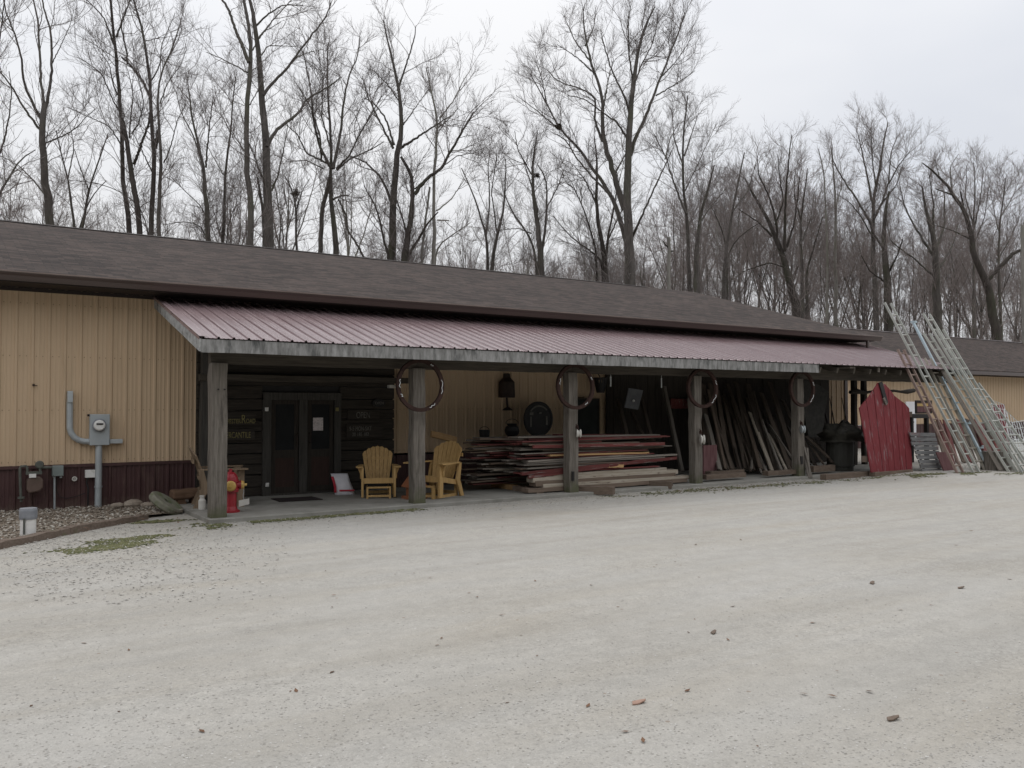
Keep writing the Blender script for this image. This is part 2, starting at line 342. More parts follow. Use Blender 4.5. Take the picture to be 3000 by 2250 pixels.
def copy_tree(o, parent=None):
    c = o.copy(); COL.objects.link(c)
    if parent: c.parent = parent
    for ch in o.children: copy_tree(ch, c)
    return c
def text(body, name, size, at, xdir, mat, parent, align='LEFT', ext=.004, sx=1.):
    cu = bpy.data.curves.new(name, 'FONT'); cu.body = body; cu.size = size; cu.extrude = ext; cu.align_x = align
    cu.materials.append(M[mat]); o = bpy.data.objects.new(name, cu); COL.objects.link(o)
    o.parent = parent; o.location = Vector(at) - origin(parent)
    bpy.context.view_layer.update()
    me = bpy.data.meshes.new_from_object(o.evaluated_get(bpy.context.evaluated_depsgraph_get())); bpy.data.objects.remove(o)
    me.transform(Matrix.Rotation(math.pi / 2, 4, 'X') @ Matrix.Diagonal((sx, 1, 1, 1)))
    o = bpy.data.objects.new(name, me); COL.objects.link(o); o.parent = parent; o.location = Vector(at) - origin(parent)
    return o

# ------------------------------------------------------------------ ground
def ground():
    xs = np.concatenate([np.linspace(-160, -12, 16)[:-1], np.linspace(-12, 32, 89), np.linspace(32, 260, 20)[1:]])
    ys = np.concatenate([np.linspace(-60, -2, 8)[:-1], np.linspace(-2, 17, 39), np.linspace(17, 260, 24)[1:]])
    V = np.array([(x, y, gz(x, y) + (.012 * mnoise.noise((x * .5, y * .5, 0)) - .006 if y < 12 else -.006)) for y in ys for x in xs])
    nx = len(xs); Q = np.array([(j * nx + i, j * nx + i + 1, (j + 1) * nx + i + 1, (j + 1) * nx + i) for j in range(len(ys) - 1) for i in range(nx - 1)])
    tag(rawmesh('ground', V, Q, 'gravel'), 'pale grey crushed limestone parking lot in front of the building', kind='structure')
ground()
b = MB(); b.box((-160, 31.5, -.02), (260, 260, .05))
tag(b.build('forest_floor', 'forest'), 'brown leaf covered woodland floor behind the building', kind='structure')
# slab
SLZ = .06
b = MB(); b.box((3.2, 12.62, -.2), (22.2, 15.36, SLZ)); b.box((3.2, 12.62, SLZ - .02), (9.7, 15.36, SLZ + .001))
b = MB(); b.box((3.2, 12.62, -.2), (22.2, 15.5, SLZ))
tag(b.build('porch_slab', 'concrete', bevel=.012), 'concrete slab under the porch roof', kind='structure')
# pebble bed
edge_px = [(-60, 1608), (0, 1593), (101, 1567), (195, 1553), (296, 1533), (372, 1518), (424, 1510)]
edge = [G(p, .05) for p in edge_px]
b = MB(); poly = [Vector((e.x, e.y + .05, .045)) for e in edge] + [Vector((3.15, 14.0, .03)), Vector((3.19, 15.5, .03)), Vector((-3, 15.5, .06)), Vector((-3, edge[0].y, .05))]
b.quad(*poly)
tag(b.build('pebble_bed', 'bedsoil'), 'bed of brown pebbles between edging timbers and maroon wall base', kind='structure')

# ------------------------------------------------------------------ scatter helpers (stones, moss, leaves)
OCT = np.array([(1, 0, 0), (-1, 0, 0), (0, 1, 0), (0, -1, 0), (0, 0, 1), (0, 0, -1)], float)
OF = np.array([(0, 2, 4), (2, 1, 4), (1, 3, 4), (3, 0, 4), (2, 0, 5), (1, 2, 5), (3, 1, 5), (0, 3, 5)])
def stones(name, P, size, flat, mat, lab):
    n = len(P); V = OCT[None] * (1 + NR.uniform(-.35, .35, (n, 6, 1))) * size[:, None, None]
    V[:, :, 2] *= flat; a = NR.uniform(0, 6.28, n); c, s = np.cos(a)[:, None], np.sin(a)[:, None]
    sx = NR.uniform(.8, 1.5, n)[:, None]
    X = V[:, :, 0] * sx * c - V[:, :, 1] * s; Y = V[:, :, 0] * sx * s + V[:, :, 1] * c
    V = np.stack([X, Y, V[:, :, 2]], 2) + P[:, None, :]
    Q = (OF[None] + (np.arange(n) * 6)[:, None, None]).reshape(-1, 3)
    return tag(rawmesh(name, V.reshape(-1, 3), Q, mat, smooth=False), lab, kind='stuff')
def inpoly(x, y, poly):
    c = False; j = len(poly) - 1
    for i in range(len(poly)):
        if (poly[i].y > y) != (poly[j].y > y) and x < (poly[j].x - poly[i].x) * (y - poly[i].y) / (poly[j].y - poly[i].y) + poly[i].x: c = not c
        j = i
    return c
pts = []
while len(pts) < 5200:
    x, y = R.uniform(-1.6, 3.3), R.uniform(10.5, 15.5)
    if inpoly(x, y, poly): pts.append((x, y, .05 + R.uniform(-.004, .012)))
stones('pebbles', np.array(pts), NR.uniform(.010, .027, len(pts)), .65, 'pebble', 'brown and cream pebbles covering the bed by the wall')
pts = []
while len(pts) < 6500:                                              # pale chips outside the edging and along the slab front
    u = R.random()
    if u < .55:
        p = G((R.triangular(-120, 900, 150), R.triangular(1520, 1780, 1545)))
        if inpoly(p.x, p.y, poly): continue
    else: p = Vector((R.uniform(3., 24), 12.6 - abs(R.gauss(0, .45)), 0)); p.z = gz(p.x, p.y)
    if p.y > 12.6 and p.x > 3.2: continue
    pts.append((p.x, p.y, p.z + R.uniform(-.004, .008)))
stones('limestone_chips', np.array(pts), NR.uniform(.005, .015, len(pts)), .38, 'chips', 'loose pale limestone chips along the slab and edging')
pts = []
while len(pts) < 9000:
    p = G((R.uniform(-50, 3050), R.triangular(1480, 2330, 2250)))
    if p.y < 12.3: pts.append((p.x, p.y, gz(p.x, p.y) + .012 * mnoise.noise((p.x * .5, p.y * .5, 0)) - .006 + .001))
stones('gravel_stones', np.array(pts), NR.uniform(.003, .0085, len(pts)), .4, 'chips', 'small loose stones lying on the limestone lot')
pts = []
def mossline(px0, px1, n, spread):
    for _ in range(n):
        t = R.random(); p = G((px0[0] + (px1[0] - px0[0]) * t, px0[1] + (px1[1] - px0[1]) * t))
        p = p + Vector((R.gauss(0, spread), R.gauss(0, spread * .8), 0))
        if mnoise.noise((p.x * 1.6, p.y * 2.2, 3.)) < -.08: continue
        if p.y > 12.6 and 3.2 < p.x < 22.3: continue
        pts.append((p.x, p.y, gz(p.x, p.y) + R.uniform(-.003, .004)))
mossline((130, 1625), (420, 1590), 2000, .13); mossline((300, 1590), (620, 1545), 1600, .14); mossline((420, 1530), (600, 1530), 1500, .14)
mossline((600, 1540), (1250, 1490), 2200, .10); mossline((2560, 1402), (2990, 1392), 2600, .22); mossline((1800, 1452), (2500, 1406), 1500, .2)
stones('moss', np.array(pts), NR.uniform(.008, .028, len(pts)), .28, 'moss', 'green moss growing on the gravel along the porch edge')
# dead leaves
def leaves():
    P = []
    for _ in range(75):
        p = G((R.uniform(0, 3000), R.triangular(1450, 2240, 1560)))
        if p.y < 12.4: P.append(p)
    for _ in range(900):
        p = Vector((R.uniform(12, 19.5), 12.55 - abs(R.gauss(0, .35)), 0)); P.append(p)
    for _ in range(260):
        p = Vector((R.uniform(-1, 3.2), R.uniform(12.2, 15.3), .075)); P.append(p)
    V = []; Q = []
    for p in P:
        s = R.uniform(.008, .022); a = R.uniform(0, 6.28); i = len(V); z = max(p.z, gz(p.x, p.y)) - .001
        for k, (u, w, h) in enumerate(((-1.4, 0, .1), (0, -.6, .25), (1.5, 0, .4), (0, .6, .2))):
            V.append((p.x + s * (u * math.cos(a) - w * math.sin(a)), p.y + s * (u * math.sin(a) + w * math.cos(a)), z + s * h * R.uniform(0, 1.4)))
        Q += [(i, i + 1, i + 2), (i, i + 2, i + 3)]
    tag(rawmesh('fallen_leaves', np.array(V), np.array(Q), 'leaf', smooth=False), 'scattered brown dead leaves and bark bits on the gravel', kind='stuff')
leaves()
# bark chips one can point at
for i, (px, s, lab) in enumerate([((1870, 2058), .05, 'pinkish tan chip of wood lying alone on the gravel foreground'), ((2615, 2105), .045, 'dark brown curl of bark lying low at the right of the gravel'),
                                  ((2555, 1708), .05, 'brown bark flake on the gravel below the red barn door'), ((2815, 1722), .04, 'small brown bark flake near the right edge of the gravel'),
                                  ((2090, 1853), .04, 'flat grey brown bark flake in the middle of the gravel')]):
    p = G(px); b = MB(); a = R.uniform(-.5, .5)
    o = [(-1, -.3), (-.3, -.42), (.7, -.35), (1.05, .05), (.5, .4), (-.6, .34)]
    b.prism([p + Vector((s * (u * math.cos(a) - v * math.sin(a)), s * (u * math.sin(a) + v * math.cos(a)), -.004 + gz(p.x, p.y) + .011 * (u > .6) + .004 * (v > .2))) for u, v in o], (0, 0, .007))
    ob = b.build('bark_chip', 'brownboard' if i else 'orange', loc=p); tag(ob, lab, 'bark', 'bark chips on the gravel')
    if i == 0: ob.data.materials[0] = surf('pink_wood_chip', (.27, .165, .125), (.38, .25, .19), 20)

# ------------------------------------------------------------------ main building
WY = 15.5
bld = thing('store_building', 'long low tan metal building with maroon base and brown shingle roof', 'building', (9, WY, 0))
X0, X1 = -7., 22.2
def ribbed(b, xa, xb, y, z0, z1, pitch=.2286, h=.02):
    """siding profile facing -Y: flat with raised ribs, extruded vertically"""
    prof = []; x = math.floor(xa / pitch) * pitch
    while x < xb:
        for dx, dy in ((0, 0), (.018, -h), (.045, -h), (.063, 0), (.105, 0), (.112, -h * .22), (.13, -h * .22), (.137, 0), (.165, 0), (.172, -h * .22), (.19, -h * .22), (.197, 0)):
            X = x + dx
            if xa <= X <= xb: prof.append((X, y + dy))
        x += pitch
    prof = [(xa, y)] + prof + [(xb, y)]
    for (ax, ay), (bx, by) in zip(prof, prof[1:]):
        if bx - ax > 1e-5: b.quad((ax, ay, z0), (bx, by, z0), (bx, by, z1), (ax, ay, z1))
b = MB(); ribbed(b, X0, X1, WY, .74, 3.58); b.quad((X1, WY, 0), (X1, 29, 0), (X1, 29, 3.6), (X1, 22.1, 5.5), (X1, WY, 3.6))
b.quad((X0, WY, 0), (X0, WY, 3.6), (X0, 22.1, 5.5), (X0, 29, 3.6), (X0, 29, 0)); b.quad((X0, 29, 0), (X0, 29, 3.6), (X1, 29, 3.6), (X1, 29, 0))
part(b, 'wall', 'siding', bld)
b = MB(); ribbed(b, X0, X1, WY + .004, -.05, .70); part(b, 'wainscot', 'wainscot', bld)
b = MB(); b.box((X0, WY - .03, .695), (3.66, WY + .01, .745)); part(b, 'wainscot_trim', 'wainscot', bld)
b = MB(); b.box((X1 - .1, WY - .035, .0), (X1 + .03, WY + .1, 3.56)); part(b, 'corner_trim', 'trim', bld)
SL = .29; EY, EZ, RY, RZ = 14.82, 3.725, 22.0, 5.80
b = MB(); ra, rb = -7.3, 22.62
b.prism([(ra, EY, EZ), (ra, RY, RZ), (ra, 2 * RY - EY, EZ), (ra, 2 * RY - EY, EZ - .035), (ra, RY, RZ - .04), (ra, EY, EZ - .035)], (rb - ra, 0, 0)); rf = part(b, 'roof', 'shingle', bld)
b = MB(); b.prism([(ra - .01, RY - .15, RZ - .025), (ra - .01, RY, RZ + .022), (ra - .01, RY + .15, RZ - .025), (ra - .01, RY, RZ + .012)], (27.55, 0, 0)); part(b, 'ridge_cap', 'soffit', rf)
b = MB(); b.bar((rb - .01, EY + .02, EZ - .10), (rb - .01, RY, RZ - .10), .025, .13); b.bar((rb - .01, 2 * RY - EY, EZ - .1), (rb - .01, RY, RZ - .1), .025, .13); part(b, 'rake_trim', 'trim', rf)
b = MB(); gy = EY - .015
b.prism([(ra, gy + .01, 3.715), (ra, gy + .01, 3.575), (ra, gy - .07, 3.565), (ra, gy - .085, 3.60), (ra, gy - .10, 3.64), (ra, gy - .125, 3.675), (ra, gy - .13, 3.70), (ra, gy - .118, 3.70), (ra, gy - .112, 3.68), (ra, gy - .06, 3.60), (ra, gy, 3.60), (ra, gy, 3.715)], (22.78 - ra, 0, 0))
gut = part(b, 'gutter', 'gutter', bld)
M['lip_glint'] = surf('gutter_lip_highlight', (.17, .13, .11), (.24, .19, .165), 4, (.4, 3, 3), rough=.3, bump=0, spec=.6)  # lighter brown paints the highlight line along the gutter edge
b = MB(); b.box((ra, gy - .136, 3.690), (22.78, gy - .1305, 3.703)); b.box((ra, gy - .136, 3.7035), (22.78, gy - .105, 3.709)); part(b, 'lip_highlight', 'lip_glint', gut)
b = MB(); b.box((22.15, gy - .06, 3.36), (22.22, gy + .0, 3.57)); part(b, 'downspout', 'gutter', bld)
b = MB(); b.box((ra, EY + .0, 3.56), (rb - .03, WY + .0, 3.578)); b.box((ra, EY, 3.578), (rb - .03, EY + .02, 3.69)); b.box((ra, WY - .03, 3.50), (X1, WY - .022, 3.556)); part(b, 'soffit', 'soffit', bld)
b = MB()
for z in (.80, 1.62, 2.48, 3.32):
    for k in range(-30, 97):
        x = k * .2286 + .085
        if X0 < x < X1: b.box((x - .006, WY - .012, z - .006), (x + .006, WY + .002, z + .006))
        if X0 < x + .09 < X1: b.box((x + .084, WY - .012, z - .006), (x + .096, WY + .002, z + .006))
scr = part(b, 'screws', surf('siding_screws', (.20, .15, .10), (.26, .19, .13), 5), bld); scr['kind'] = 'stuff'
# small lens-dark knot / fixture on the siding
b = MB(); p = W(k1(198, 660), WY - .02); b.lathe([(.02, 0), (.02, .03), (.008, .05)], p, (0, -1, 0), 10); b.tube([p, p + Vector((.05, -.03, -.01))], .006, 5); part(b, 'wall_hook', 'dark_iron', bld)
# log-front wall with double doors
LY = 15.33
LX0, LX1 = W(k2(85, 900), LY).x, W(k2(1828, 900), LY).x
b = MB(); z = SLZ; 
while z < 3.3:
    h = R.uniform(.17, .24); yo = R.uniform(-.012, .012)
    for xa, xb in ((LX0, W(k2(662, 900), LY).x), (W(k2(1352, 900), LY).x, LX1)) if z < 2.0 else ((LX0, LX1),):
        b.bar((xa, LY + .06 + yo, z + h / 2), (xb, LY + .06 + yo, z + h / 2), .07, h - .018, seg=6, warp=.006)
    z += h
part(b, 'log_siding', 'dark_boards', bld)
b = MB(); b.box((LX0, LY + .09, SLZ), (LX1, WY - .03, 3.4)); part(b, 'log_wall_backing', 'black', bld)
xj = [W(k2(x, 900), LY).x for x in (662, 735, 742, 980, 1062, 1290, 1298, 1352)]
DT = W(k2(800, 520), LY).z; DB = SLZ + .02
b = MB()
b.box((xj[0], LY - .02, SLZ), (xj[1], LY + .08, DT + .12)); b.box((xj[6], LY - .02, SLZ), (xj[7], LY + .08, DT + .12)); b.box((xj[0], LY - .025, DT + .003), (xj[7], LY + .08, DT + .14))
b.box((xj[3] + .012, LY - .01, SLZ), (xj[4] - .012, LY + .08, DT)); b.box((xj[1], LY - .03, SLZ), (xj[6], LY + .08, SLZ + .03))
part(b, 'door_frame', 'log_post', bld)
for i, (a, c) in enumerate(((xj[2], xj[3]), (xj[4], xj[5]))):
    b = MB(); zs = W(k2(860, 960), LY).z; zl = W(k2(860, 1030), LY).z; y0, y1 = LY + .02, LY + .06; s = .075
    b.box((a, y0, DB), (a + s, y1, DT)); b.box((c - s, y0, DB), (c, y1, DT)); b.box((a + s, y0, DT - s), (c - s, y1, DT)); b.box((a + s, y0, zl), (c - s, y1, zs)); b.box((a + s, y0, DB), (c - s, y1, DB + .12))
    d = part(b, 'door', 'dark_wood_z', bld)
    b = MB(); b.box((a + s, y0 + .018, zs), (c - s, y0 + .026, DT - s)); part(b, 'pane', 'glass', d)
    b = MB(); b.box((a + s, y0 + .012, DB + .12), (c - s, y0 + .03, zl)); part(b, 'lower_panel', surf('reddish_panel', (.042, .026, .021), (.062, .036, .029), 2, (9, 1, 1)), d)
    hx = c - .04 if i == 0 else a + .04
    b = MB(); b.tube([(hx, y0, 1.0), (hx, y0 - .05, 1.02), (hx, y0 - .05, 1.16), (hx, y0, 1.18)], .011, 6); part(b, 'handle', 'dark_iron', d)
# guessed barn door, extended as a dark backdrop to blacken the fourth bay
sx0, sx1 = W(k4(258, 700), WY).x, W((2415, 1200), WY).x
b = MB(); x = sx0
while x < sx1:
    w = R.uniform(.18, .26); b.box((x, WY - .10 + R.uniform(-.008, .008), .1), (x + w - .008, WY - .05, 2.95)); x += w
sd = part(b, 'barn_door_backdrop', 'dark_wood_z', bld)
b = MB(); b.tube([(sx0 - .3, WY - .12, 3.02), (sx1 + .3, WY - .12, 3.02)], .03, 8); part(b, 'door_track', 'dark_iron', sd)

# ------------------------------------------------------------------ porch
po = thing('porch', 'lean-to porch with maroon metal roof on five weathered posts', 'porch', (3.0, 12.8, 0))
PEY, PEZ = 12.33, 2.645; PTY, PTZ = 15.47, 3.535; PX0, PX1 = 3.0, 23.06
ps = (PTZ - PEZ) / (PTY - PEY)
b = MB(); prof = []; x = PX0
while x < PX1 - .01:
    for dx, dz in ((0, 0), (.010, .024), (.034, .024), (.044, 0), (.085, 0), (.09, .005), (.10, .005), (.105, 0), (.145, 0), (.15, .005), (.16, .005), (.165, 0)):
        if x + dx <= PX1: prof.append((x + dx, dz))
    x += .2133
prof.append((PX1, 0))
for (xa, za), (xb, zb) in zip(prof, prof[1:]):
    b.quad((xa, PEY, PEZ + za), (xb, PEY, PEZ + zb), (xb, PTY, PTZ + zb), (xa, PTY, PTZ + za))
    b.quad((xb, PEY, PEZ + zb - .004), (xa, PEY, PEZ + za - .004), (xa, PTY, PTZ + za - .004), (xb, PTY, PTZ + zb - .004))
    b.quad((xa, PEY, PEZ + za), (xa, PEY, PEZ + za - .004), (xb, PEY, PEZ + zb - .004), (xb, PEY, PEZ + zb))
proof = part(b, 'metal_roof', 'roofmetal', po)
b = MB(); b.prism([(PX0 - .035, PEY, PEZ + .012), (PX0 - .035, PTY, PTZ + .012), (PX0 - .035, PTY, PTZ - .03), (PX0 - .035, PEY, PEZ - .03)], (.003, 0, 0)); b.prism([(PX0 - .035, PEY, PEZ + .022), (PX0 + .07, PEY, PEZ + .022), (PX0 + .07, PTY, PTZ + .022), (PX0 - .035, PTY, PTZ + .022)], (0, 0, .003)); part(b, 'edge_trim', 'roofmetal', proof)
# rafters, purlins and added dark decking
b = MB(); x = PX0 + .35
while x < PX1:
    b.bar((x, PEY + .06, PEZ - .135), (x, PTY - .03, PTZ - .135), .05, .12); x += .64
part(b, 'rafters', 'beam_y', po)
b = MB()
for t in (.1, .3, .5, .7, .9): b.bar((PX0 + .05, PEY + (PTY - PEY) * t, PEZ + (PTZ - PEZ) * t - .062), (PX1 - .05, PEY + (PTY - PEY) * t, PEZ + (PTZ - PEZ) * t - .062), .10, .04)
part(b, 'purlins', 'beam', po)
b = MB(); b.prism([(PX0 + .04, PEY + .05, PEZ - .022 + .05 * ps), (PX0 + .04, PTY - .02, PTZ - .022), (PX0 + .04, PTY - .02, PTZ - .036), (PX0 + .04, PEY + .05, PEZ - .036 + .05 * ps)], (PX1 - PX0 - .09, 0, 0)); part(b, 'bounce_sheathing', 'dark_boards', po)  # dark boards added to stop ground light bouncing off the metal underside
# fascia boards (three lengths), rake board
FXe = 16.68
for xa, xb in ((PX0, W((1718, 1050), 12.36).x), (W((1718, 1050), 12.36).x + .006, W((2100, 1080), 12.36).x), (W((2100, 1080), 12.36).x + .006, FXe)):
    b = MB(); b.bar((xa, 12.365, 2.535), (xb, 12.365, 2.535), .04, .185, seg=14, warp=.003); part(b, 'fascia_board', 'fascia', po)
b = MB(); b.prism([(PX0 - .03, 12.345, 2.455), (PX0 - .03, 12.345, 2.63), (PX0 - .03, PTY - .02, PTZ - .02), (PX0 - .03, PTY - .02, PTZ - .175)], (.028, 0, 0)); part(b, 'rake_board', 'rake', po)
b = MB(); b.prism([(PX1 - .04, 12.345, 2.48), (PX1 - .04, 12.345, 2.63), (PX1 - .04, PTY - .02, PTZ - .02), (PX1 - .04, PTY - .02, PTZ - .16)], (.03, 0, 0)); part(b, 'rake_board', 'rake', po)
HB = W(k2(600, 205), 12.8).z
hx = [3.25, 6.64, 9.92, 13.25, 16.6, 20.2, 23.0]
for xa, xb in zip(hx, hx[1:]):
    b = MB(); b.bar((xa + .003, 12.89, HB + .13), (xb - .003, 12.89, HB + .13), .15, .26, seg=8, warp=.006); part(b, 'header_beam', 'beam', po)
# blocks seen above the header past the end of the fascia
b = MB(); p = W(m6(1170, 905), 12.5); b.box((p.x - .1, 12.42, HB + .265), (p.x + .1, 12.85, PEZ - .03)); part(b, 'rafter_block', 'greyboard', po)
p = W(m6(1545, 900), 12.5); b = MB(); b.box((p.x - .02, 12.42, HB + .2), (p.x + .03, 12.46, PEZ - .02)); part(b, 'rafter_block', 'greyboard', po)
b = MB(); zt = W(k2(600, 325), 15.15).z; b.bar((LX0 - .02, 15.16, zt), (LX1 + .25, 15.16, zt), .12, .11, seg=8, warp=.008); part(b, 'tie_beam', 'beam', po)
b = MB(); b.bar((LX0 + .11, 15.22, SLZ), (LX0 + .11, 15.22, 3.3), .17, .17, seg=8, warp=.01); part(b, 'wall_post', 'log_post', po)
posts_px = [(641, 1528.6), (1227, 1485), (1675, 1451), (2041, 1424), (2343, 1401)]
PXS = [3.37, 6.64, 9.9, 13.21, 16.56]
mossy = M['post'].copy(); mossy.name = 'post_algae'
n = mossy.node_tree.nodes; l = mossy.node_tree.links; pb = n['Principled BSDF']; src = pb.inputs['Base Color'].links[0].from_socket
tc = n.new('ShaderNodeTexCoord'); sp = n.new('ShaderNodeSeparateXYZ'); l.new(tc.outputs['Object'], sp.inputs[0])
nz = noise_n(n, l, tc.outputs['Object'], 5, 4); zz = math_n(n, l, 'ADD', math_n(n, l, 'MULTIPLY', sp.outputs[2], -1.3), nz.outputs[0])
rr = ramp(n, [(.05, 0.), (.42, .8)]); l.new(zz, rr.inputs[0]); l.new(mixc(n, l, rr.outputs[0], src, (.085, .09, .045)), pb.inputs['Base Color'])
for i, x in enumerate(PXS):
    b = MB(); w = [.235, .225, .215, .215, .225][i]; zb = -.05 if i != 1 else -.05
    b.bar((x, 12.8 + w / 2 - .08, zb), (x + R.uniform(-.012, .012), 12.8 + w / 2 - .05, HB + .012), w, w * .9, up=(0, 1, 0), seg=12, warp=.008)
    o = part(b, 'post', mossy, po, bevel=.014)
def holes(x, z, w=.018, h=.05):
    b = MB(); y = 12.8 - .075
    b.box((x - w / 2, y - .012, z - h / 2), (x + w / 2, y + .02, z + h / 2)); return b
b = MB()
for x, z, w, h in ((3.34, 1.93, .02, .02), (3.43, 1.93, .02, .02), (9.86, .37, .05, .17), (16.53, .43, .07, .18)): b2 = holes(x, z, w, h); b.f += [[q + len(b.v) for q in f] for f in b2.f]; b.v += b2.v
part(b, 'mortise_holes', 'black', po)

# ------------------------------------------------------------------ the wing further right
wg = thing('wing_building', 'lower tan building behind the ladders with brown shingle roof', 'building', (38, 19.6, 0))
b = MB(); ribbed(b, 22.6, 54.5, 19.6, .95, 2.98); b.quad((54.5, 19.6, 0), (54.5, 33, 0), (54.5, 33, 3), (54.5, 26, 5.2), (54.5, 19.6, 3)); part(b, 'wall', 'siding', wg)
b = MB(); ribbed(b, 22.6, 54.5, 19.604, -.05, .93); part(b, 'wainscot', 'wainscot', wg)
b = MB(); wa = 22.66
b.prism([(wa, 19, 3.17), (wa, 26, 5.5), (wa, 33, 3.17), (wa, 33, 3.13), (wa, 26, 5.46), (wa, 19, 3.13)], (32.2, 0, 0)); wr = part(b, 'roof', 'shingle', wg)
b = MB(); b.prism([(wa, 25.85, 5.48), (wa, 26, 5.53), (wa, 26.15, 5.48)], (32.2, 0, 0)); part(b, 'ridge_cap', 'trim', wr)
b = MB(); b.box((wa, 18.87, 2.98), (54.9, 19.0, 3.13)); part(b, 'gutter', 'gutter', wg)
b = MB(); b.box((wa, 19.0, 2.96), (54.8, 19.6, 2.975)); part(b, 'soffit', 'soffit', wg)
# white door and dark framed window seen through the rails
a, c = W(k5(1172, 950), 19.55), W(k5(1262, 1300), 19.55)
b = MB(); b.box((a.x, 19.53, .0), (c.x, 19.6, a.z)); dr = part(b, 'door', 'propane', wg); tag(dr, 'plain white door of the lower tan building')
b = MB(); b.box((c.x - .3, 19.5, 1.0), (c.x - .2, 19.53, 1.05)); part(b, 'handle', 'dark_iron', dr)

# ------------------------------------------------------------------ services on the left wall
mt = thing('electric_meter', 'grey electric meter box with round glass dial and bent conduit on tan wall', 'meter', W(k1(583, 1360), WY - .08))
def wp(x, y, Y=WY - .06, c=k1): return W(c(x, y), Y)
b = MB(); p, q = wp(527, 832), wp(641, 1012); b.box((p.x, WY - .15, q.z), (q.x, WY - .02, p.z)); bx = part(b, 'box', 'greybox', mt, bevel=.008)
b = MB(); c_ = wp(584, 897, WY - .15); b.lathe([(.108, 0), (.108, .03), (.098, .035)], c_, (0, -1, 0), 24); dl = part(b, 'dial_ring', 'cap_grey', mt)
b = MB(); b.lathe([(.088, .03), (.085, .07), (.07, .085)], c_, (0, -1, 0), 24); part(b, 'dial', 'white', dl)
b = MB(); b.box((c_.x - .05, c_.y - .092, c_.z + .01), (c_.x + .05, c_.y - .084, c_.z + .035)); part(b, 'dial_readout', 'black', dl)
b = MB(); q = wp(581, 1012); b.tube([(q.x, WY - .08, q.z), (q.x, WY - .08, .02)], .052, 14); 
for zz_ in (.35, 1.1): b.lathe([(.06, 0), (.06, .03)], (q.x, WY - .08, zz_), (0, 0, 1), 14)
part(b, 'riser_pipe', 'galv', mt, smooth=False)
b = MB(); path = [wp(411, 760), wp(411, 840), wp(411, 915), wp(420, 945), wp(440, 970), wp(465, 985), wp(495, 992), wp(528, 993)]; b.tube(path, .048, 12); part(b, 'bent_conduit', 'galv', mt)
b = MB(); p, q = wp(396, 695), wp(427, 762); b.box((p.x, WY - .13, q.z), (q.x, WY - .01, p.z)); part(b, 'conduit_cap', 'galv', mt, bevel=.006)
b = MB(); p, q = wp(645, 979), wp(720, 1003); b.box((p.x, WY - .11, q.z), (q.x, WY - .01, p.z)); part(b, 'side_box', 'galv', mt, bevel=.006)
b = MB(); p = wp(515, 838); b.tube([p, p + Vector((.05, 0, 0))], .02, 6); part(b, 'ground_lug', 'dark_iron', mt)

gm = thing('gas_meter', 'brown gas meter with white tag and thin grey-green pipes', 'meter', W(m3(560, 900), WY - .2))
g3 = lambda x, y, Y=WY - .2: W(m3(x, y), Y)
b = MB(); p, q = g3(432, 540), g3(690, 785); w_ = q.x - p.x; r_ = w_ / 2; cz = (p.z + q.z) / 2
b.prism([(p.x + .03, WY - .28, q.z), (q.x - .05, WY - .28, q.z + .02), (q.x, WY - .28, q.z + .07), (q.x, WY - .28, p.z - .04), (q.x - .05, WY - .28, p.z + .01), (p.x + .05, WY - .28, p.z), (p.x, WY - .28, p.z - .05), (p.x, WY - .28, q.z + .05)], (0, .2, 0)); part(b, 'meter_body', 'gas', gm, bevel=.02)
b = MB(); p, q = g3(472, 490, WY - .30), g3(585, 548, WY - .30); b.box((p.x, WY - .30, q.z), (q.x, WY - .286, p.z)); part(b, 'tag', 'white', gm)
b = MB(); p, q = g3(420, 455), g3(680, 490); b.box((p.x, WY - .24, q.z), (q.x, WY - .12, p.z)); part(b, 'bracket', 'pipe_dark', gm)
b = MB(); b.tube([g3(342, 940), g3(330, 700), g3(322, 400), g3(335, 370), g3(420, 362), g3(440, 380), g3(445, 470)], .02, 8); b.lathe([(.05, 0), (.05, .03)], g3(342, 890), (0, 0, 1), 8); part(b, 'inlet_pipe', 'pipe_dark', gm)
b = MB(); b.tube([g3(650, 470), g3(650, 400), g3(660, 385), g3(840, 385)], .02, 8); part(b, 'outlet_pipe', 'pipe_dark', gm)
b = MB(); b.lathe([(.05, -.03), (.065, 0), (.05, .03)], g3(640, 340), (0, -1, 0), 14); part(b, 'regulator', 'pipe_dark', gm)
ub = thing('utility_box', 'greenish grey phone box with thin conduit on maroon wall base', 'utility box', W(m3(935, 1040), WY - .1))
b = MB(); p, q = g3(846, 358, WY - .1), g3(1026, 520, WY - .1); b.box((p.x, WY - .14, q.z), (q.x, WY - .02, p.z)); part(b, 'box', 'greengrey', ub, bevel=.008)
b = MB()
for x in (880, 985): b.lathe([(.02, 0), (.02, .06)], g3(x, 555, WY - .08), (0, 0, 1), 8)
part(b, 'cable_gland', 'galv', ub)
b = MB(); b.tube([g3(882, 555, WY - .08), g3(882, 800, WY - .08), W(m3(884, 1060), WY - .08)], .016, 8); part(b, 'conduit', 'galv', ub)
b = MB(); b.tube([g3(915, 560, WY - .07), g3(915, 760, WY - .06), g3(960, 860, WY - .06), g3(1080, 885, WY - .05), g3(1250, 850, WY - .04), g3(1380, 800, WY - .04)], .006, 5); part(b, 'cable', 'black', ub)
jb = thing('junction_box', 'small white junction box with black cable beside the grey riser pipe', 'junction box', g3(1455, 545, WY - .05))
b = MB(); p, q = g3(1378, 426, WY - .05), g3(1535, 545, WY - .05); b.box((p.x, WY - .10, q.z), (q.x, WY - .01, p.z)); part(b, 'box', 'white', jb, bevel=.008)
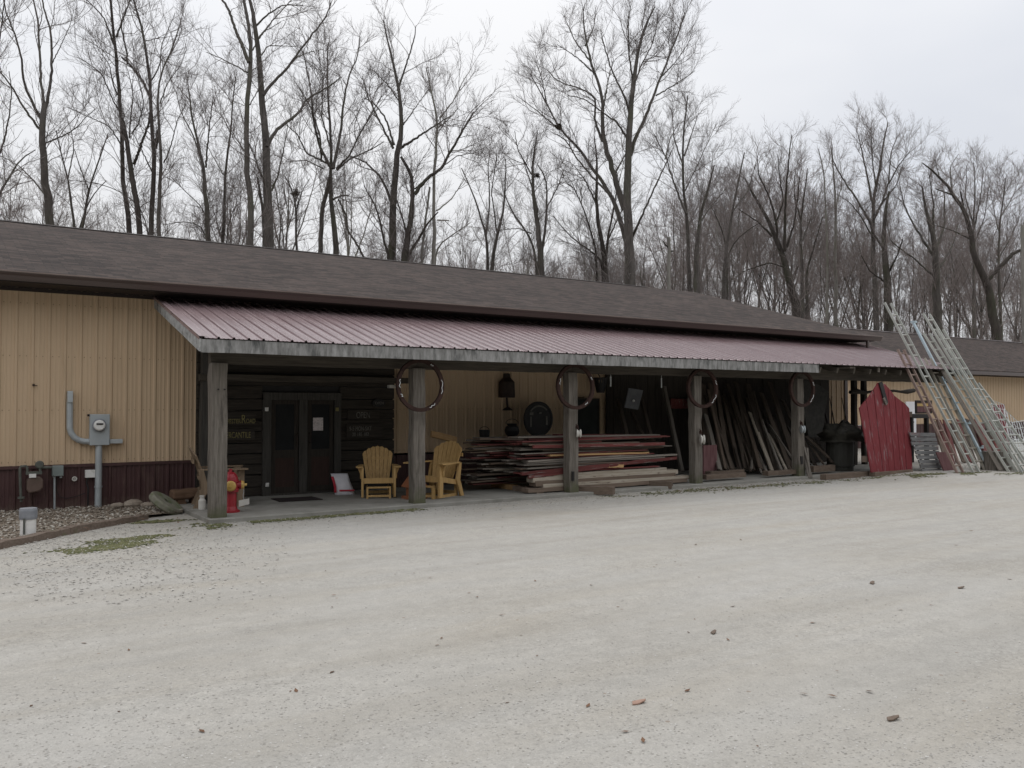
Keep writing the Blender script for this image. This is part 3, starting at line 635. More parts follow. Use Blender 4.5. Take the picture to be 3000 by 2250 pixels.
b = MB(); b.tube([g3(1430, 545, WY - .05), g3(1400, 620, WY - .05), g3(1430, 720, WY - .07), g3(1425, 850, WY - .08), W(m3(1425, 1000), WY - .08)], .013, 6); part(b, 'cable', 'black', jb)
b = MB(); c_ = g3(1205, 568, WY - .02); b.tube([c_ + Vector((.03 * math.cos(a), -.02, .03 * math.sin(a))) for a in [i * .628 for i in range(10)]], .011, 6, closed=True)
b.lathe([(.012, 0), (.012, .03)], c_, (0, -1, 0), 8); tag(b.build('wall_spigot', 'offwhite', loc=c_), 'small round pale pipe flange low on maroon wall', 'pipe flange')

vp = thing('vent_pipe', 'white upright pipe with grey cap standing in the pebble bed', 'pipe', G((82, 1566), .05))
c_ = G((82, 1566), .05); hh = W(m3(470, 1040), c_.y).z
b = MB(); b.lathe([(.092, -.06), (.092, hh - .12 - c_.z)], c_, n=24); part(b, 'pipe', 'white', vp, smooth=False)
b = MB(); b.lathe([(.10, hh - .14 - c_.z), (.105, hh - .11 - c_.z), (.105, hh - .03 - c_.z), (.098, hh - c_.z)], c_, n=24); part(b, 'cap', 'cap_grey', vp)
b = MB(); b.tube([c_ + Vector((-.052, -.095, .0)), c_ + Vector((-.052, -.095, hh - .12 - c_.z))], .012, 6); part(b, 'conduit', 'pipe_dark', vp)
# edging timbers
for i, (p, q) in enumerate(((edge[0], edge[1]), (edge[1], edge[3]), (edge[3], edge[4]), (edge[4], edge[6]))):
    b = MB(); b.bar(p + Vector((0, 0, -.025)), q + Vector((0, 0, -.025 if i < 3 else -.045)), .13, .11, seg=8, warp=.008)
    o = b.build('edging_timber', 'edging', loc=p); tag(o, ['weathered edging timber at the far left edge of the pebble bed', 'long brown edging timber in front of the white vent pipe', 'short brown edging timber right of the white vent pipe', 'tapering edging timber end near the millstone'][i], 'timber', 'edging timbers of the pebble bed')
# rocks
def rock(px, sx, sy, sz, lab, z=.05, mat='stone'):
    c = G(px, z); b = MB(); n_, m_ = 10, 6; ring = []
    for j in range(1, m_):
        t = math.pi * j / m_
        ring.append(b._p([c + Vector((sx * math.sin(t) * math.cos(a) * (1 + .3 * mnoise.noise((a, t, px[0]))), sy * math.sin(t) * math.sin(a) * (1 + .3 * mnoise.noise((a, t, px[1]))), sz * (math.cos(t) + .5) * (1 + .25 * mnoise.noise((a * 2, t * 2, px[0]))))) for a in [6.2832 * k / n_ for k in range(n_)]]))
    for a, d in zip(ring, ring[1:]): b.f += [[a + k, d + k, d + (k + 1) % n_, a + (k + 1) % n_] for k in range(n_)]
    b.f += [[ring[0] + k for k in range(n_)], [ring[-1] + k for k in reversed(range(n_))]]
    tag(b.build('rock', mat, loc=c), lab, 'rock', 'rocks at the wall base')
rock((343, 1486), .12, .09, .05, 'flat grey brown rock right of the riser pipe'); rock((390, 1485), .15, .11, .085, 'largest pinkish rock at the wall base')
rock((432, 1484), .11, .09, .05, 'low rock just left of the millstone')
# millstone, half sunk and leaning
ms = thing('millstone', 'mossy round millstone leaning at the corner of the slab', 'millstone', G(m2(380, 1250)))
c_ = G(m2(390, 1250)) + Vector((0, .1, .15)); nx_ = Vector((.50, -.25, .78)).normalized()
b = MB(); b.lathe([(.07, -.05), (.265, -.055), (.285, -.03), (.285, .03), (.265, .055), (.07, .05), (.07, -.05)], c_, nx_, 32); part(b, 'stone_disc', 'moss_stone', ms)
b = MB(); b.lathe([(.069, -.045), (.069, .02)], c_, nx_, 12); part(b, 'eye_hole', 'black', ms)

# ------------------------------------------------------------------ porch furniture
def adirondack(name, label, loc, yaw, mat, group=None, s=1., glider=True):
    """front faces local -Y"""
    t = thing(name, label, 'chair', loc, group)
    T = Matrix.Translation(loc) @ Matrix.Rotation(yaw, 4, 'Z') @ Matrix.Scale(s, 4)
    def nb(): b = MB(); b.T = T; return b
    b = nb()                                           # fan back of seven slats with an arched top
    lean = .36; base = Vector((0, .20, .33))
    for i in range(7):
        u0, u1 = (i - 3.5) / 7, (i - 2.5) / 7; g = .006
        def P(u, h): return base + Vector((u * (.46 + .20 * h), lean * h * .66, h * .66)) + Vector((0, .05 * (1 - (2 * u) ** 2), 0))
        top = lambda u: 1 - .55 * (abs(u) * 1.0) ** 2 * 1.6
        um = (u0 + u1) / 2; du = (u1 - u0) * .46
        a = [P(um - du, 0), P(um + du, 0), P(um + du, top(um + du) * .97), P(um, top(um)), P(um - du, top(um - du) * .97)]
        b.prism(a, Vector((0, .022, -.008)))
    part(b, 'backrest', mat, t)
    b = nb()
    for h, w in ((.22, .50), (.62, .58)):
        y = base.y + lean * h * .66 + .075; b.box((-w / 2, y, base.z + h * .66 - .03), (w / 2, y + .03, base.z + h * .66 + .03))
    part(b, 'back_rail', mat, t)
    b = nb()
    for k in range(6):
        y0 = -.30 + k * .092; z = .40 - .10 * (k / 5) + (.0 if k else -.012); b.box((-.27, y0, z - .02), (.27, y0 + .084, z))
    part(b, 'seat', mat, t)
    b = nb(); b.box((-.285, -.335, .29), (.285, -.305, .395)); part(b, 'apron', mat, t)
    for sx in (-1, 1):
        b = nb(); b.prism([(sx * .30, -.36, .60), (sx * .43, -.39, .60), (sx * .44, -.22, .60), (sx * .37, .22, .60), (sx * .29, .36, .60), (sx * .28, .2, .60)], (0, 0, .025)); arm = part(b, 'arm', mat, t)
        b = nb(); b.prism([(sx * .335, -.30, .595), (sx * .335, -.22, .595), (sx * .335, -.235, .40), (sx * .335, -.26, .38)], (sx * .025, 0, 0)); b.prism([(sx * .335, -.27, .597), (sx * .41, -.27, .597), (sx * .335, -.27, .42)], (0, .025, 0)); part(b, 'bracket', mat, arm)
        b = nb(); b.box((sx * .29, -.34, .0 if not glider else .02), (sx * .335, -.235, .597)); part(b, 'front_leg', mat, t)
        b = nb(); b.prism([(sx * .29, .36, .6), (sx * .29, .28, .6), (sx * .29, .20, .30), (sx * .29, .34, .0), (sx * .29, .44, .0), (sx * .29, .31, .3)], (sx * .035, 0, 0)); part(b, 'rear_leg', mat, t)
        b = nb(); b.bar((sx * .275, -.31, .35), (sx * .275, .34, .24), .03, .09, up=(0, 0, 1)); part(b, 'side_rail', mat, t)
    if glider:
        b = nb()
        for sx in (-1, 1): b.box((sx * .20, -.40, .0), (sx * .235, -.33, .225)); b.box((sx * .20, -.33, .0), (sx * .235, .36, .05)); b.box((sx * .20, .30, .05), (sx * .235, .36, .2))
        b.box((-.235, -.405, .20), (.235, -.335, .23)); b.box((-.20, -.39, .03), (.20, -.36, .07)); b.box((-.20, .32, .03), (.20, .35, .09)); part(b, 'glider_base', mat, t)
    return t
p = G((1113, 1459), SLZ); adirondack('adirondack_chair', 'honey yellow glider chair facing out, beside the white bag', (p.x + .08, p.y + .25, SLZ), -.42 + .02, 'yellow_wood', 'yellow adirondack gliders', .90)
p = G((1303, 1458), SLZ); adirondack('adirondack_chair', 'honey yellow glider chair turned sideways right of the second post', (p.x - .05, p.y + .25, SLZ), -1.12, 'yellow_wood', 'yellow adirondack gliders')
p = G(k2(330, 1470), SLZ); adirondack('adirondack_chair', 'brown cedar chair seen from its side behind the fire hydrant', (p.x + .03, p.y + .38, SLZ), 1.38, 'brown_chair', s=1.0, glider=False)
# bench
be = thing('log_bench', 'low brown rustic bench against the maroon wall base', 'bench', G(m2(700, 1110), .03))
p, q = W(m2(455, 900), 14.9), W(m2(985, 900), 14.9); zt = W(m2(700, 862), 14.75).z
b = MB(); b.bar((p.x, 14.95, zt - .075), (q.x, 14.95, zt - .075), .30, .15, seg=5, warp=.008); part(b, 'seat', 'brown_bench', be, bevel=.035)
for x in (p.x + .15, q.x - .15):
    b = MB(); b.prism([(x - .07, 14.84, .02), (x + .09, 14.84, .02), (x + .05, 14.84, zt - .14), (x - .05, 14.84, zt - .14)], (0, .22, 0)); part(b, 'leg', 'brown_bench', be)
# hydrant
hc = G(k2(395, 1515), SLZ) + Vector((0, .12, 0)); hy = thing('fire_hydrant', 'red fire hydrant with yellow caps behind the first porch post', 'hydrant', hc)
hs = (W(k2(395, 1125), hc.y).z - SLZ) / .74
def hl(prof): return [(r * hs, z * hs) for r, z in prof]
b = MB(); b.lathe(hl([(.16, 0), (.16, .03), (.125, .035), (.115, .07), (.105, .1), (.10, .34), (.135, .345), (.135, .375), (.15, .38), (.15, .40), (.125, .41), (.122, .52)]), hc, n=28); part(b, 'barrel', 'hyd_red', hy, smooth=False)
b = MB(); b.lathe(hl([(.14, .515), (.14, .545), (.128, .55), (.118, .60), (.09, .655), (.05, .685), (.03, .69), (.03, .735), (.012, .74)]), hc, n=28); part(b, 'bonnet', 'hyd_red', hy)
z_ = .46 * hs
for d_, big in ((Vector((-.25, -.97, 0)), 1), (Vector((.97, -.25, 0)), 0), (Vector((-.97, .25, 0)), 0)):
    d_.normalize(); c_ = hc + Vector((0, 0, z_)); r1 = (.085 if big else .07) * hs
    b = MB(); b.lathe([(r1 * .9, .09 * hs), (r1 * .9, .155 * hs), (r1 * 1.1, .158 * hs), (r1 * 1.1, .175 * hs)], c_, d_, 20); part(b, 'nozzle', 'hyd_red', hy)
    b = MB(); b.lathe([(r1 * 1.05, .176 * hs), (r1 * 1.05, .205 * hs), (r1 * .8, .225 * hs), (.024 * hs, .23 * hs), (.022 * hs, .27 * hs)], c_, d_, 20); part(b, 'cap', 'hyd_yel', hy)
c_ = hc + Vector((.20 * hs, -.06, z_ - .07)); ch = [c_ + Vector((.0 + .005 * math.sin(k), -.01, -.02 * k)) for k in range(9)]
b = MB(); b.tube(ch, .006, 5); part(b, 'chain', 'galv', hy)
b = MB(); e = ch[-1]; b.prism([e + Vector((-.08, -.02, -.005)), e + Vector((.08, -.02, .02)), e + Vector((.08, -.02, -.07)), e + Vector((-.08, -.02, -.10))], (0, .006, 0)); part(b, 'tag', 'offwhite', hy)
# jar, mat, bag, birdhouse
c_ = G(m2(950, 1175), SLZ); b = MB(); b.lathe([(.05, 0), (.055, .02), (.055, .14), (.035, .17), (.035, .2), (.04, .205), (.04, .22)], c_, n=14); tag(b.build('jar', 'offwhite', loc=c_), 'small glass jar on the slab by the brown chair', 'jar')
q = [G(m4(x, y), SLZ + .002) for x, y in ((655, 1372), (770, 1408), (1300, 1378), (1160, 1345))]; b = MB(); b.prism(q, (0, 0, .014)); tag(b.build('doormat', 'mat', loc=q[0]), 'black doormat on the slab in front of the double doors', 'doormat')
pb_ = G(k2(1420, 1360), SLZ); bg = thing('salt_bag', 'white plastic salt bag with red side standing by the doors', 'bag', pb_)
T = Matrix.Translation(pb_ + Vector((0, .16, 0))) @ Matrix.Rotation(-.42, 4, 'Z')
b = MB(); b.T = T; rings = []
hb = W(k2(1400, 1168), pb_.y + .15).z - SLZ
for j in range(9):
    t = j / 8; wv = .19 - .03 * t - .02 * math.sin(t * 3); dp = .10 * (1 - t ** 3) + .012; cx = -.11 * t ** 1.2
    rings.append(b._p([(cx + wv * math.copysign(abs(math.cos(a)) ** .5, math.cos(a)), dp * math.copysign(abs(math.sin(a)) ** .7, math.sin(a)) + .03 * t, hb * t) for a in [6.2832 * (k + .5) / 14 for k in range(14)]]))
for a, d in zip(rings, rings[1:]): b.f += [[a + k, a + (k + 1) % 14, d + (k + 1) % 14, d + k] for k in range(14)]
b.f += [[rings[0] + k for k in reversed(range(14))], [rings[-1] + k for k in range(14)]]; part(b, 'sack', 'bag', bg, smooth=True)
b = MB(); b.T = T
for j in range(1, 7):
    t, u = j / 8, (j + 1) / 8; f_ = lambda t: (-.11 * t ** 1.2 - (.19 - .03 * t - .02 * math.sin(t * 3)), .03 * t, hb * t)
    x0, y0, z0 = f_(t); x1, y1, z1 = f_(u); b.quad((x0 - .004, y0 - .075, z0), (x0 - .004, y0 + .05, z0), (x1 - .004, y1 + .05, z1), (x1 - .004, y1 - .075, z1)); b.quad((x0 + .04, y0 - .112 * (1 - t ** 3) - .016, z0), (x0 - .006, y0 - .075, z0), (x1 - .006, y1 - .075, z1), (x1 + .04, y1 - .112 * (1 - u ** 3) - .016, z1))
b.box((-.10, -.122, .07), (.17, -.112, .10)); part(b, 'red_print', 'bag_red', bg)
pb_ = G(k2(2025, 1395), SLZ); bh = thing('birdhouse', 'small orange wooden birdhouse on the slab behind the second post', 'birdhouse', pb_)
b = MB(); b.prism([pb_ + Vector(v) for v in ((-.10, .02, .05), (.12, .02, .05), (.12, .02, .24), (.01, .02, .40), (-.10, .02, .24))], (0, .2, 0)); part(b, 'house', 'orange', bh)
b = MB(); b.prism([pb_ + Vector(v) for v in ((-.16, -.02, .20), (.01, -.02, .42), (.01, -.02, .45), (-.18, -.02, .215))], (0, .28, 0)); b.prism([pb_ + Vector(v) for v in ((.18, -.02, .20), (.01, -.02, .42), (.01, -.02, .45), (.20, -.02, .215))], (0, .28, 0)); part(b, 'roof', 'orange', bh)
b = MB(); b.box(pb_ + Vector((-.17, -.02, 0)), pb_ + Vector((.19, .26, .05))); part(b, 'base', 'orange', bh)

# ------------------------------------------------------------------ signs and fittings on the log wall
SY = LY - .03
def sign(name, label, x0, x1, z0, z1, cat='sign', mat='dark_boards'):
    t = thing(name, label, cat, ((x0 + x1) / 2, SY, (z0 + z1) / 2)); b = MB(); b.box((x0, SY - .012, z0), (x1, SY + .03, z1)); part(b, 'board', mat, t); return t
a, c = W(k2(215, 630), SY), W(k2(600, 735), SY); s1 = sign('shop_sign', 'wooden shop sign left of the doors with yellow road name', a.x, c.x, c.z, a.z)
zb = W(k2(400, 725), SY).z; xr = W(k2(470, 700), SY).x; text('CHESTER', 'lettering', .115, (xr - .005, SY - .014, zb), 0, 'letter', s1, 'RIGHT', sx=.66)
text('R', 'lettering', .22, (xr, SY - .014, zb), 0, 'letter', s1, sx=.62); text('OAD', 'lettering', .115, (xr + .085, SY - .014, zb), 0, 'letter', s1, sx=.66)
a, c = W(k2(215, 780), SY), W(k2(590, 870), SY); s2 = sign('shop_sign', 'lower wooden sign reading mercantile left of the doors', a.x, c.x, c.z, a.z)
text('MERCANTILE', 'lettering', .155, (W(k2(555, 855), SY).x, SY - .014, W(k2(400, 855), SY).z), 0, 'letter', s2, 'RIGHT', sx=.55)
a, c = W(k2(1415, 605), SY), W(k2(1690, 685), SY); s3 = sign('open_sign', 'wooden sign reading open, above the hours sign', a.x, c.x, c.z, a.z)
text('OPEN', 'lettering', .165, (W(k2(1485, 680), SY).x, SY - .014, W(k2(1485, 677), SY).z), 0, 'letter_grey', s3, sx=.68)
a, c = W(k2(1405, 735), SY), W(k2(1725, 850), SY); s4 = sign('hours_sign', 'wooden sign with opening hours right of the doors', a.x, c.x, c.z, a.z)
text('9-5 MON-SAT', 'lettering', .115, (W(k2(1425, 790), SY).x, SY - .014, W(k2(1425, 790), SY).z), 0, 'letter_grey', s4, sx=.66)
text('20 185 182', 'lettering', .10, (W(k2(1450, 840), SY).x, SY - .014, W(k2(1450, 838), SY).z), 0, 'letter_grey', s4, sx=.76)
c_ = W(k2(1690, 545), SY); ov = thing('oval_sign', 'dark oval sign on the log wall above the open sign', 'sign', c_)
b = MB(); b.prism([c_ + Vector((.14 * math.cos(t), .0, .075 * math.sin(t))) for t in [6.2832 * k / 28 for k in range(28)]], (0, .03, 0)); part(b, 'board', 'black', ov)
text('OPEN', 'lettering', .07, c_ + Vector((-.085, -.003, -.025)), 0, 'letter_grey', ov)
a, c = W(m4(1178, 356), LY + .01), W(m4(1302, 515), LY + .01); b = MB(); b.box((a.x, LY + .004, c.z), (c.x, LY + .008, a.z)); tag(b.build('paper_notice', 'paper', loc=a), 'pale pink paper notice taped to the right hand door glass', 'notice')
for px, lab, mat in ((m4(600, 252), 'tiny white doorbell box at the top left of the door frame', 'white'), (m4(1477, 252), 'small yellowed box at the top right of the door frame', 'letter'), (m4(607, 1192), 'white outlet box low on the left door frame', 'white')):
    p = W(px, LY - .03); b = MB(); b.box((p.x - .03, LY - .05, p.z - .035), (p.x + .03, LY - .024, p.z + .035)); b.box((p.x - .012, LY - .056, p.z - .02), (p.x + .012, LY - .049, p.z - .003)); tag(b.build('outlet_box', mat, loc=p, bevel=.005), lab, 'outlet box')
p = W(k2(1797, 400), 15.1); b = MB(); b.box((p.x - .07, 15.03, p.z - .03), (p.x + .07, 15.12, p.z + .03)); b.lathe([(.02, 0), (.03, .05)], (p.x + .05, 15.03, p.z), (0, -1, 0), 10); tag(b.build('camera_box', 'offwhite', loc=p), 'small white security camera under the tie beam', 'camera')

# ------------------------------------------------------------------ hoops and pulleys on the posts
for i, (c_px, w_px, lab) in enumerate(((k3(270, 428), .62, 'rusty iron hoop with pale string lights on the second porch post'), (k3(1778, 440), .60, 'rusty iron hoop hung on the third porch post'),
                                       (k4(1318, 432), .58, 'rusty iron hoop hung on the fourth porch post'), (m7(1462, 190), .58, 'rusty iron hoop hung on the last porch post'))):
    yaw = (0, .15, .30, .12)[i]
    c_ = W(c_px, 12.62); rad = w_px; hp = thing('iron_hoop', lab, 'hoop', c_, 'iron hoops on the porch posts')
    ux, uz = Vector((math.cos(yaw), -math.sin(yaw) * .0 - math.sin(yaw) * .35, 0)), Vector((0, .04, 1)); rad *= .63
    b = MB(); N = 40; prof = ((-.012, -.03), (-.012, .03), (.05, .03), (.05, -.03)); rings = []
    for k in range(N):
        a = 6.2832 * k / N; d_ = ux * math.cos(a) + uz * math.sin(a); rings.append(b._p([c_ + d_ * (rad + u) + Vector((0, v, 0)) for u, v in prof]))
    for k in range(N):
        a, d = rings[k], rings[(k + 1) % N]; b.f += [[a + j, a + (j + 1) % 4, d + (j + 1) % 4, d + j] for j in range(4)]
    part(b, 'ring', 'rust', hp)
    for a0, a1 in ((-.35, .25), (2.9, 3.25), (3.5, 3.65), (.95, 1.1), (5.1, 5.4)) if i == 0 else ((2.75, 3.05), (.35, .5), (5.2, 5.4)) if i == 1 else ((.2, .45), (5.3, 5.9)):
        b = MB(); b.tube([c_ + (ux * math.cos(a0 + (a1 - a0) * k / 5) + uz * math.sin(a0 + (a1 - a0) * k / 5)) * (rad + .005 + .012 * math.sin(k * 2.1)) + Vector((0, -.042, 0)) for k in range(6)], .0055, 5); part(b, 'string_light', 'wire_white', hp)
def pulley(px, lab, mat, r=.085):
    c_ = W(px, 12.66); t = thing('pulley', lab, 'pulley', c_, 'pulleys on the porch posts')
    b = MB(); b.lathe([(r * .8, -.045), (r, -.04), (r, -.02), (r * .72, -.008), (r * .72, .008), (r, .02), (r, .04), (r * .8, .045)], c_, (.8, -.5, 0), 20); part(b, 'wheel', mat, t)
    b = MB(); b.tube([c_ + Vector((-.02, .0, r * .3)), c_ + Vector((-.03, -.02, r * 1.3)), c_ + Vector((-.03, 0, r * 1.8)), c_ + Vector((-.03, .05, r * 2.2))], .011, 6); b.bar(c_ + Vector((-.03, .02, r * 1.2)), c_ + Vector((-.03, .02, r * 1.9)), .05, .03); part(b, 'hook', 'rust', t)
pulley(k3(1812, 895), 'pale round glass disc fixed to the right side of the third post', 'offwhite', .075); pulley(k4(1318, 988), 'whitewashed block pulley on the side of the fourth post', 'offwhite', .10); pulley(m7(1472, 770), 'grey pulley on the side of the last porch post', 'greybox', .09)

# ------------------------------------------------------------------ back wall of the second bay
c_ = W(k3(1110, 445), WY - .10); ml = thing('milk_can', 'dark bell-shaped can hung high on the tan wall', 'can', c_)
b = MB(); p, q = W(k3(1043, 395), WY - .1), W(k3(1180, 548), WY - .1); hw = (q.x - p.x) / 2; b.lathe([(hw * .98, q.z - c_.z), (hw, q.z - c_.z + .02), (hw * .95, p.z - c_.z), (hw * .45, p.z - c_.z + .10), (hw * .40, p.z - c_.z + .18), (hw * .3, p.z - c_.z + .19)], c_, n=20); part(b, 'body', 'dark_iron', ml)
b = MB(); b.tube([(c_.x, c_.y, q.z), (c_.x + .02, c_.y, W(k3(1120, 640), WY - .1).z)], .025, 6); zz_ = W(k3(1120, 645), WY - .1).z; b.lathe([(.12, 0), (.10, .03), (.03, .07)], (c_.x + .02, c_.y, zz_ - .06), n=12); part(b, 'clapper', 'dark_iron', ml)
c_ = W(k3(1412, 755), 14.9); rs = thing('round_sign', 'round black sign with pale arched band above the lumber', 'sign', c_)
rad = (W(k3(1550, 755), 14.9).x - W(k3(1272, 755), 14.9).x) / 2
b = MB(); b.lathe([(rad, 0), (rad, .04), (rad * .9, .045), (rad * .9, .03)], c_, (0, -1, .0), 36); part(b, 'board', 'black', rs)
b = MB(); b.tube([c_ + Vector((math.cos(t) * rad * .74, -.04, math.sin(t) * rad * .74)) for t in [.75 + 1.75 * k / 14 for k in range(15)]], .022, 4); part(b, 'arched_band', 'letter_grey', rs)
b = MB()
for u, v, w, h in ((-.5, .3, .12, .08), (-.55, -.15, .05, .3), (.55, -.1, .06, .25), (.1, .35, .1, .05)): b.box(c_ + Vector((u * rad - w * rad, -.042, (v - h) * rad)), c_ + Vector((u * rad + w * rad, -.034, (v + h) * rad)))
part(b, 'painted_shapes', surf('dim_paint', (.12, .115, .10), (.2, .19, .17), 14), rs)
def can(px0, px1, Y, name, lab, cat, prof=None, mat='black'):
    p, q = W(px0, Y), W(px1, Y); c = Vector(((p.x + q.x) / 2, Y, q.z)); w = (q.x - p.x) / 2; h = p.z - q.z
    b = MB(); b.lathe([(w * r, h * t) for r, t in (prof or ((.85, 0), (.9, .05), (1, .95), (1.03, 1), (.9, 1), (.9, .85)))], c, n=18); b.tube([c + Vector((w * math.cos(a), 0, h + w * .6 * math.sin(a))) for a in [math.pi * k / 8 for k in range(9)]], .006, 5)
    tag(b.build(name, mat, loc=c), lab, cat)
can(k3(848, 862), k3(938, 950), 14.85, 'bucket', 'dark bucket standing on the back lumber stack', 'bucket')
can(k3(1100, 800), k3(1222, 925), 14.85, 'iron_pot', 'dark rounded iron pot on the lumber left of the round sign', 'pot', ((.5, 0), (.85, .15), (1, .45), (.85, .75), (.6, .85), (.72, 1), (.6, 1)))
a, c = W(k3(1800, 570), 15.2), W(k3(2012, 915), 15.2); bb = thing('chalkboard', 'dark framed chalkboard leaning on the wall behind the third post', 'board', ((a.x + c.x) / 2, 15.3, c.z))
b = MB(); b.box((a.x, 15.26, c.z - .3), (c.x, 15.30, a.z)); part(b, 'panel', surf('slate', (.022, .025, .024), (.04, .044, .042), 4), bb)
b = MB(); b.box((a.x - .04, 15.24, c.z - .3), (a.x, 15.31, a.z + .04)); b.box((c.x, 15.24, c.z - .3), (c.x + .04, 15.31, a.z + .04)); b.box((a.x, 15.24, a.z), (c.x, 15.31, a.z + .04)); part(b, 'frame', 'dark_wood_z', bb)
p, q = W(k3(1968, 330), 15.1), W(k3(2075, 500), 15.1); bk = thing('hanging_basket', 'dark slatted basket hung on the wall right of the third post', 'basket', ((p.x + q.x) / 2, 15.1, p.z))
b = MB(); c = Vector(((p.x + q.x) / 2, 15.1, q.z)); w = (q.x - p.x) / 2
for k in range(14):
    a = 6.2832 * k / 14; b.bar(c + Vector((w * .5 * math.cos(a), w * .5 * math.sin(a), 0)), c + Vector((w * math.cos(a), w * math.sin(a), p.z - q.z - .05)), .05, .012)
part(b, 'slats', 'black', bk)
b = MB(); b.tube([c + Vector((0, 0, p.z - q.z - .06)), c + Vector((0, .15, p.z - q.z + .12))], .012, 5); b.lathe([(w * .98, p.z - q.z - .1), (w * .98, p.z - q.z - .05)], c, n=14); part(b, 'rim', 'dark_iron', bk)
for i, px in enumerate((k4(328, 352), k4(877, 368))):
    p = W(px, 13.6); zt = PEZ + (13.6 - PEY) * ps - .16; b = MB(); b.tube([(p.x, 13.6, zt), (p.x, 13.6, p.z + .09)], .005, 4); b.tube([(p.x, 13.6, p.z + .09), (p.x, 13.6, p.z - .12)], .014, 8)
    tag(b.build('hanging_tube', 'wire_white', loc=(p.x, 13.6, zt)), ['short white tube hanging from the rafters nearer the third post', 'short white tube hanging from the rafters nearer the fourth post'][i], 'tube')
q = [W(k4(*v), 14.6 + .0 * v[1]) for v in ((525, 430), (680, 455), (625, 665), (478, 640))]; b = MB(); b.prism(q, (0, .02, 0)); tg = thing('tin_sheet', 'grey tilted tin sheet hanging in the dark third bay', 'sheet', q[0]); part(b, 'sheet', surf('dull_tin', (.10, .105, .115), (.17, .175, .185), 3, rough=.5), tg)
p = W(k4(575, 568), 14.57); b = MB(); b.lathe([(.03, 0), (.022, .02), (.008, .028)], p, (0, -1, 0), 12); part(b, 'rivet', 'white', tg)

# ------------------------------------------------------------------ lumber
BM = {}
def board_mesh(mat, k):
    key = (mat, k)
    if key not in BM:
        b = MB(); b.bar((-.5, 0, 0), (.5, 0, 0), 1, 1, seg=1)
        me = bpy.data.meshes.new('board')
        s = 10; v = []; f = []
        for j in range(s + 1):
            t = j / s - .5; wy = R.uniform(-.04, .04); wz = R.uniform(-.06, .06)
            v += [(t, -.5 + wy, -.5 + wz), (t, .5 + wy, -.5 + wz), (t, .5 + wy + R.uniform(-.02, .02), .5 + wz + R.uniform(-.05, .05)), (t, -.5 + wy, .5 + wz)]
        for j in range(s):
            for q in range(4): f.append([j * 4 + q, j * 4 + (q + 1) % 4, j * 4 + 4 + (q + 1) % 4, j * 4 + 4 + q])
        f += [[3, 2, 1, 0], [s * 4 + q for q in range(4)]]
        me.from_pydata(v, [], f); me.update(); bm_ = M[mat].copy()
        # object coords are -.5..+.5 on a unit board: stretch grain to match
        for nd in bm_.node_tree.nodes:
            if nd.type == 'MAPPING': sc = nd.inputs['Scale'].default_value; nd.inputs['Scale'].default_value = (sc[0] * 3, sc[1] * .16, sc[2] * .06)
        me.materials.append(M.setdefault(mat + '_unit', bm_)); BM[key] = me
    return BM[key]
def plank(mat, p, q, w, h, label, group, name='board', cat='board', up=(0, 0, 1)):
    p, q = Vector(p), Vector(q); d = (q - p); L = d.length; d.normalize(); u = Vector(up); y = u.cross(d).normalized(); u = d.cross(y)
    o = bpy.data.objects.new(name, board_mesh(mat, R.randrange(4))); COL.objects.link(o)
    rot = Matrix((d, y, u)).transposed().to_4x4()
    o.matrix_world = Matrix.Translation((p + q) / 2) @ rot @ Matrix.Diagonal((L, w, h, 1))
    return tag(o, label, cat, group)
fx0, fx1 = W((1522, 1400), 13.0).x, W((1985, 1380), 13.0).x
ztop = W((1760, 1284), 13.0).z
adj = {'redwood': 'red painted', 'greyboard': 'weathered grey', 'brownboard': 'brown', 'paleboard': 'pale', 'freshboard': 'freshly cut orange'}
def stack(x0, x1, y0, z0, z1, pal, name, lab, deep, ragl, ragr, tilt=0.):
    z = z0; i = 0
    while z < z1:
        h = R.uniform(.019, .033); t = (z - z0) / (z1 - z0)
        for k in range(deep):
            m = pal(t, k); xa = x0 + R.uniform(0, ragl) * (1 if R.random() < .8 else 2.2); xb = x1 - R.uniform(0, ragr) * (1 if R.random() < .8 else 1.8)
            if R.random() < .13: xa += (xb - xa) * R.uniform(.1, .4)
            elif R.random() < .15: xb -= (xb - xa) * R.uniform(.2, .45)
            y = y0 + k * .29 + R.uniform(-.05, .05); dz = R.uniform(-.018, .018) * (1 + t); dy = R.uniform(-.07, .07)
            plank(m, (xa, y + .13 - dy, z + h / 2 - dz), (xb, y + .13 + dy, z + h / 2 + dz), R.uniform(.17, .26), h, f'{adj[m]} board lying in the {lab}', f'boards in the {lab}', name)
        z += h + R.uniform(.001, .008)
def pal_front(t, k):
    u = R.random()
    if t > .80: return 'redwood' if u < .52 else 'greyboard' if u < .8 else 'brownboard'
    if .38 < t < .52: return 'redwood' if u < .6 else 'freshboard' if u < .72 else 'greyboard'
    return 'greyboard' if u < .5 else 'brownboard' if u < .82 else 'redwood' if u < .93 else 'paleboard'
stack(fx0, fx1, 13.06, .42, ztop + .03, pal_front, 'board', 'front lumber stack between the third and fourth posts', 2, .34, .75)
